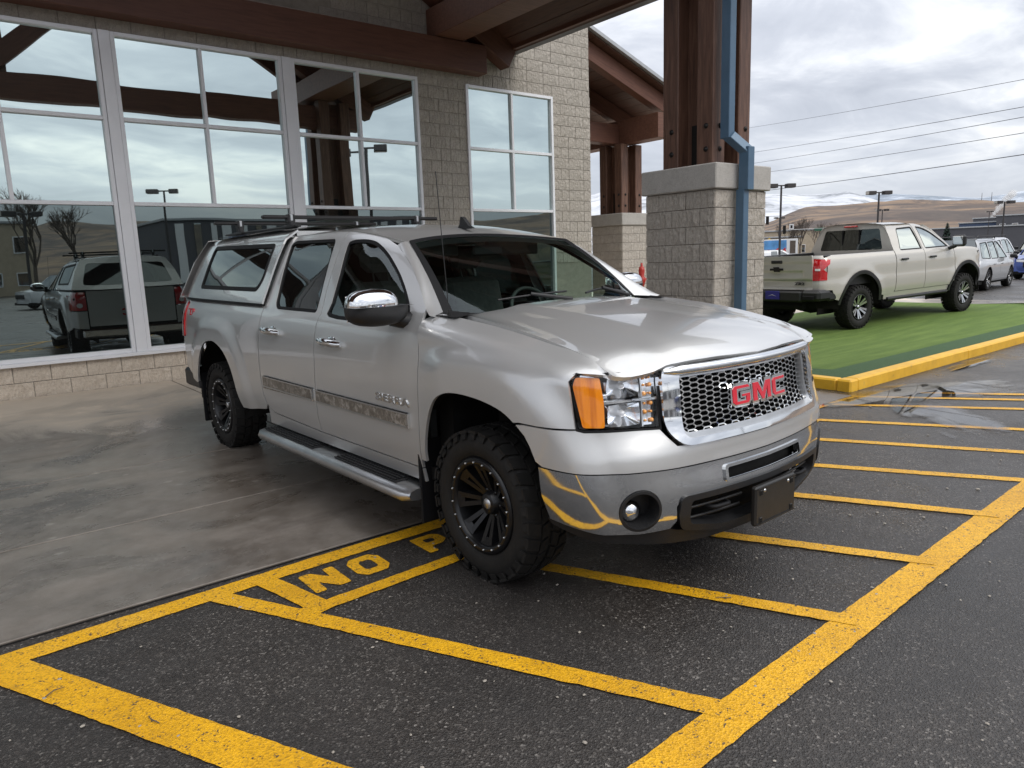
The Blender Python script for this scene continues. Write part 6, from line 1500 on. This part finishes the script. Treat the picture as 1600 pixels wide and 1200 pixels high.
lamp('twin head lamp post mirrored low in the leftmost showroom window',2.2,-38,5.2,-10,.9)
lamp('twin head lamp post mirrored in the second showroom window',9.6,-38,6.4,20,.9)
# ------------------------------------------------------------------ hills and far land
def cam_dir(az): a=math.radians(az); return math.sin(a),math.cos(a)
CX,CY=-2.01,-10.83
def ridge(name,mat,prof,D0,D1,seed,az0,az1,n=150,rows=22,amp=.05,step_z=0.,kind='structure'):
    """a range of hills: prof gives height angle (deg) by compass direction at distance D0"""
    f=pcurve(prof); m=MB()
    def F(a,q):
        h=math.tan(math.radians(f(a)))*D0
        d=lerp(D1,D0,min(q,1.)) if q<=1 else D0*(1+(q-1)*1.2)
        t=min(q,1.)
        k=(t**.85) if q<=1 else max(0,1-(q-1)*1.6)
        x,y=cam_dir(a); X,Y=CX+x*d,CY+y*d
        nn=noise.fractal(Vector((X/D0*9+seed,Y/D0*9,seed)),1.0,2.1,6)
        fade=4*t*(1-t)*1.0 if q<=1 else 0
        return (X,Y,1.5+h*k+h*amp*nn*fade*3 - (1.5*(1-t)))
    m.grid(F,lin(az0,az1,n),[i/rows for i in range(rows+1)]+[1.15,1.5],True,flip=False)
    m.build(name,mat,kind=kind)
ridge('snow_hills',M['snow'],[(20,3.5),(35,4.4),(44.8,4.6),(45.9,4.82),(52,4.5),(57.4,4.06),(59.2,3.96),(61,3.80),(63.0,3.84),(64.0,3.5),(66,2.7),(70,1.8)],2600,900,3.,18,72)
ridge('brown_hills',M['hill'],[(50,1.0),(55,1.5),(58,2.0),(59.0,2.38),(60.6,2.88),(62.2,2.93),(64,3.0),(66.2,3.03),(70,2.77),(73.5,2.45),(80,2.5),(95,3.2),(110,2.6)],1500,260,7.,48,112,amp=.035)
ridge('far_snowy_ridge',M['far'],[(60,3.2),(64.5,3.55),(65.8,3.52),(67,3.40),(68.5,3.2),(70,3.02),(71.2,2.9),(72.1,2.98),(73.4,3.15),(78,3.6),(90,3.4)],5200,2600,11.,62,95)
ridge('southern_hills',M['hill'],[(110,2.6),(130,3.4),(150,2.8),(170,3.6),(190,3.0),(215,3.6),(240,2.6),(270,3.4),(300,2.8)],1700,420,17.,110,300,n=220)
ridge('western_hills',M['hill'],[(285,2.9),(300,2.8),(320,3.2),(340,2.6),(360,3.0),(385,3.6)],1900,500,23.,285,385,n=120)
# radio masts on the brown hill
for i,(x,y) in enumerate(((1395,465),(1400,452))):
    t=empty('radio_mast',(x,y,60),label=('left' if i==0 else 'right')+' one of two thin radio masts on the hill skyline',category='mast',group='radio masts on the skyline')
    m=MB(); m.tube([(0,0,0),(0,0,24)],[.7,.3],5); m.build('mast',M['wire'],t)
# power lines
def wire(label,P,Q,r,sag=1.0):
    m=MB(); pts=[]
    for i in range(25):
        t=i/24; p=[lerp(P[k],Q[k],t) for k in range(3)]; p[2]-=sag*4*t*(1-t); pts.append(p)
    m.tube(pts,r,4,cap=False); o=m.build('power_line',M['wire'],None,label=label,category='power line'); o['group']='power lines crossing the sky'
for lab,z0,z1,r in (('highest and thinnest power line across the sky',17.68,26.7,.028),('second power line from the top across the sky',15.09,21.8,.035),('third power line from the top across the sky',14.12,19.65,.035),('fourth power line from the top across the sky',12.6,17.5,.035),('lowest and thickest power line meeting the left lamp post',10.52,13.9,.05)):
    a=(84.1,15.4,z0); b=(133.,75.,z1); d=[b[k]-a[k] for k in range(3)]
    P=[a[k]-d[k]*.75 for k in range(3)]; Q=[a[k]+d[k]*1.5 for k in range(3)]
    wire(lab,P,Q,r,.6)
# ------------------------------------------------------------------ bare trees and spruce
def bare_tree(label,x,y,h,seed,group='bare street trees'):
    rnd=random.Random(seed); T=empty('bare_tree',(x,y,0),rnd.random()*6,label=label,category='tree',group=group)
    tr=MB(); cr=MB()
    th=h*.28
    tr.tube([(0,0,0),(.03,0,th*.5),(0,.02,th)],[h*.022,h*.018,h*.015],7); tr.build('trunk',M['bark'],T)
    def grow_(p,d,l,r,lev):
        q=p+d*l; mid=p+d*l*.5+Vector((rnd.uniform(-1,1),rnd.uniform(-1,1),rnd.uniform(-.5,1)))*l*.06
        cr.tube([p,mid,q],[r,r*.85,r*.6],4 if lev else 5,cap=False)
        if lev>=4: return
        for k in range(3 if lev<3 else 4):
            nd=(d+Vector((rnd.uniform(-1,1),rnd.uniform(-1,1),rnd.uniform(-.2,.7)))*.62).normalized(); grow_(p+d*l*rnd.uniform(.55,1),nd,l*rnd.uniform(.6,.8),r*.6,lev+1)
    for k in range(4): grow_(Vector((0,0,th*.95)),Vector((rnd.uniform(-.6,.6),rnd.uniform(-.6,.6),1)).normalized(),h*.26,h*.010,0)
    cr.build('crown',M['bark'],T)
for lab,x,y,h,sd in (('bare tree left of the far lamp post by the pier',96,54,6.2,1),('bare tree just behind the far lamp post by the pier',100.9,50.9,6.6,2),('tallest bare tree between lamp post and sand pickup',101.7,48.6,6.9,3),('bare tree touching the cab edge of the sand pickup',102.6,46.8,5.9,4),('low bare tree in front of the beige building',98,47.9,5.4,5),('bare tree behind the sand pickup rear window',104,44.5,5.9,6)):
    bare_tree(lab,x,y,h,sd)
for lab,x,y,h,sd in (('tall bare tree mirrored in the leftmost showroom window',4.4,-58,9.5,11),('smaller bare tree mirrored in the leftmost showroom window',8.0,-60,8.6,12)): bare_tree(lab,x,y,h,sd,'bare trees across the lot')
def spruce(label,x,y,h):
    T=empty('spruce_tree',(x,y,0),label=label,category='tree'); MB().tube([(0,0,0),(0,0,h)],[.16,.03],6).build('trunk',M['bark'],T)
    m=MB(); rnd=random.Random(5)
    for k in range(26):
        z=h*.12+h*.86*k/26; R_=(1-(z/h))**.8*h*.27+.08
        for j in range(13):
            a=rnd.random()*6.28; r=R_*rnd.uniform(.75,1.1); c,s=math.cos(a),math.sin(a); w=.16+.1*R_
            m.add([(0,0,z+.10),(c*r*.6-s*w,s*r*.6+c*w,z),(c*r,s*r,z-.22*R_-.05),(c*r*.6+s*w,s*r*.6-c*w,z)],[(0,1,2),(0,2,3)])
    m.build('crown',M['needle'],T)
spruce('dark spruce rising behind the sand pickup windscreen',138.3,42.0,5.3)
# ------------------------------------------------------------------ far buildings
def hall(name,label,x,y,rz,L,Dp,H,mat,cat='building',win=0,z0=0,roof=None,strip=None,wmat='glass_far'):
    B=empty(name,(x,y,z0),math.radians(rz),label=label,category=cat)
    MB().box(0,L,0,Dp,-3,H,.02).build('wall',M[mat],B)
    MB().box(-.2,L+.2,-.2,Dp+.2,H+.01,H+.25,.02).build('roof',M[roof or 'roofmetal'],B)
    if win:
        for r_ in range(max(1,int(H/3.2))):
            for k in range(win):
                a=L*(k+.25)/win; f=MB().box(a,a+L/win*.5,-.06,.02,r_*3.1+.9,r_*3.1+2.3,.0).build('window',M['alu'],B); MB().box(a+.08,a+L/win*.5-.08,-.07,-.061,r_*3.1+.98,r_*3.1+2.22).build('pane',M[wmat],f)
    if strip: MB().box(-.05,L+.05,-.05,-.01,H*.62,H*.70).build('wall_band',M[strip],B)
    return B
hall('grey_hall','long dark grey hall behind the parked SUVs',155,51.5,-68,34,12,4.45,'greywall',roof='lightwall')
hall('blue_hall','low blue building block above the long grey hall',186,57.5,-72,7.5,8,6.0,'bluewall')
hall('slate_hall','grey box building right of the blue block above the hall',187.6,55.2,-72,12,8,6.95,'greywall')
hall('windowed_hall','dark building with pale window bands by the steam plume',178.5,47.5,-72,20,9,7.0,'greywall',win=9,wmat='glass_mirror')
hall('beige_house','beige building behind the bare trees left of the pickup cab',115,66,-60,17,10,4.7,'beige',win=5)
hall('pale_shop','low pale shop behind the bare trees by the pier',104,60,-60,9,8,3.4,'beige',win=3)
hall('dark_house','dark roofed house partly hidden by the block pier',98,66,-55,9,8,5.2,'greywall')
hall('beige_block','three storey beige block mirrored in the leftmost showroom window',5.4,-68,180,-4.6+9,9,6.6,'beige',win=2)
hall('brown_warehouse','long low brown warehouse mirrored in the showroom glass',-2,-60,180,40,14,3.3,'bark')
gd=hall('glass_dealership','pale glass fronted dealership mirrored behind the roof bars',50,-66,180,34,12,6.4,'greywall')
for k in range(22):
    MB().box(.4+1.5*k,.4+1.5*k+(.55 if k%3 else .95),-.12,-.02,.4,6.1).build('pilaster',M['signwhite' if k%4 else 'glass_mirror'],gd)
MB().box(9,12,-.2,-.05,1.2,3.2).build('red_banner',M['signred'],gd)
# steam plume
m=MB(); rnd=random.Random(3)
for k in range(16):
    t=k/15; c=Vector((197.4+.6*t+rnd.uniform(-.4,.4),55.0-3.6*t**1.3-rnd.uniform(0,.5),7.0+5.6*t)); r=.35+.75*t
    bmx=bmesh.new(); bmesh.ops.create_icosphere(bmx,subdivisions=2,radius=r)
    for v_ in bmx.verts: v_.co+=v_.co.normalized()*r*.35*noise.noise(v_.co*1.4/r+Vector((k,0,0)))
    m.add([v_.co+c for v_ in bmx.verts],[tuple(v_.index for v_ in f_.verts) for f_ in bmx.faces],True); bmx.free()
m.build('steam_plume',M['steam'],kind='stuff')
# panel truck with picture, signs and signals near the pier
T=empty('box_trailer',(61.3,29.5,0),math.radians(-60),label='white box trailer with blue and red picture beside the pier',category='trailer')
MB().box(0,3.3,0,1.8,1.0,2.52,.02).build('box_body',M['signwhite'],T); MB().box(.05,2.3,-.02,-.005,1.55,2.42).build('blue_picture',M['signblue'],T)
MB().prism([(.0,1.05),(2.3,1.05),(2.2,1.75),(1.9,1.45),(1.5,1.7),(1.2,1.4),(.7,1.55),(0,1.3)],-.035,-.022,axis='y').build('red_picture',M['signred'],T)
MB().box(2.6,3.1,-.02,-.005,1.15,2.35).build('brown_panel',M['bark'],T)
for x in (.7,2.6): MB().lathe([(0,0),(.4,0),(.42,.2)],12,T=Matrix.Translation((x,-.05,.45))).build('wheel',M['tyre'],T)
def signal(label,x,y,z):
    T=empty('traffic_signal',(x,y,z),math.radians(-60),label=label,category='traffic light',group='hanging traffic signals'); MB().box(-.18,.18,-.12,.12,-1.0,0,.03).build('signal_housing',M['bolt'],T)
    for k in range(3): MB().lathe([(.11,-.14),(.11,-.122)],8,T=Matrix.Translation((0,0,-.2-.3*k))).build('signal_lens',M['pole'],T)
signal('traffic signal hanging nearest the block pier',78.5,39.7,5.6); signal('second traffic signal just behind the lamp pole',79.5,38.0,4.4)
w=MB(); w.tube([(77,42,5.65),(80,37,5.5)],.03,4); w.build('signal_wire',M['wire'],label='thin signal wire strung behind the lamp pole',category='wire')
g=empty('street_sign',(81.6,34.3,3.6),math.radians(-60),label='small green street name sign left of the pickup cab',category='sign'); MB().box(-.9,.9,-.03,.03,0,.35,.01).build('sign_board',M['green'],g); MB().tube([(-4.5,0,.25),(.9,0,.25)],.05,6).build('mast_arm',M['ssteel'],g)
g=empty('lane_sign',(79.2,36.9,3.9),math.radians(-60),label='small white square sign right of the lamp pole',category='sign'); MB().box(-.25,.25,-.03,.03,0,.6,.01).build('sign_board',M['signwhite'],g); MB().box(-.12,.12,-.04,-.031,.12,.48).build('sign_mark',M['bolt'],g)
g=empty('warning_sign',(84,42.8,2.6),math.radians(-60),label='yellow warning sign just right of the block pier',category='sign'); MB().prism([(0,-.5),(.5,0),(0,.5),(-.5,0)],-.03,.03,axis='y').build('sign_board',M['yel'],g); MB().tube([(0,.05,-3),(0,.05,.4)],.05,6).build('sign_post',M['ssteel'],g)

# ------------------------------------------------------------------ loose grit on the ground
m=MB(); rnd=random.Random(8)
for k in range(420):
    x,y=rnd.uniform(-3.2,5.5),rnd.uniform(-10.6,-7.5); q=rnd.uniform(.0025,.0075)*(1.6 if rnd.random()<.06 else 1)
    V,F=ico((0,0,0),1); a=rnd.random()*6.28; c,s_=math.cos(a),math.sin(a)
    V=[(x+(v.x*c*1.4-v.y*s_)*q,y+(v.x*s_*1.4+v.y*c)*q,.006+v.z*q*.55) for v in V]; m.add(V,F)
m.build('gravel',M['mortar'],kind='stuff')
for k,(x,y,a) in enumerate(((-1.86,-7.85,.4),(-1.62,-8.28,1.9),(.55,-9.05,2.4))):
    t=empty('fallen_twig',(x,y,.012),a,label=('short dry twig on the asphalt near the first yellow bar','tiny dry twig beside the widest yellow bar','dry twig between two yellow bars ahead of the front wheel')[k],category='twig')
    MB().tube([(-.035,0,0),(0,.006,.004),(.035,-.002,0)],[.002,.0024,.001],5).build('stick',M['bark'],t)
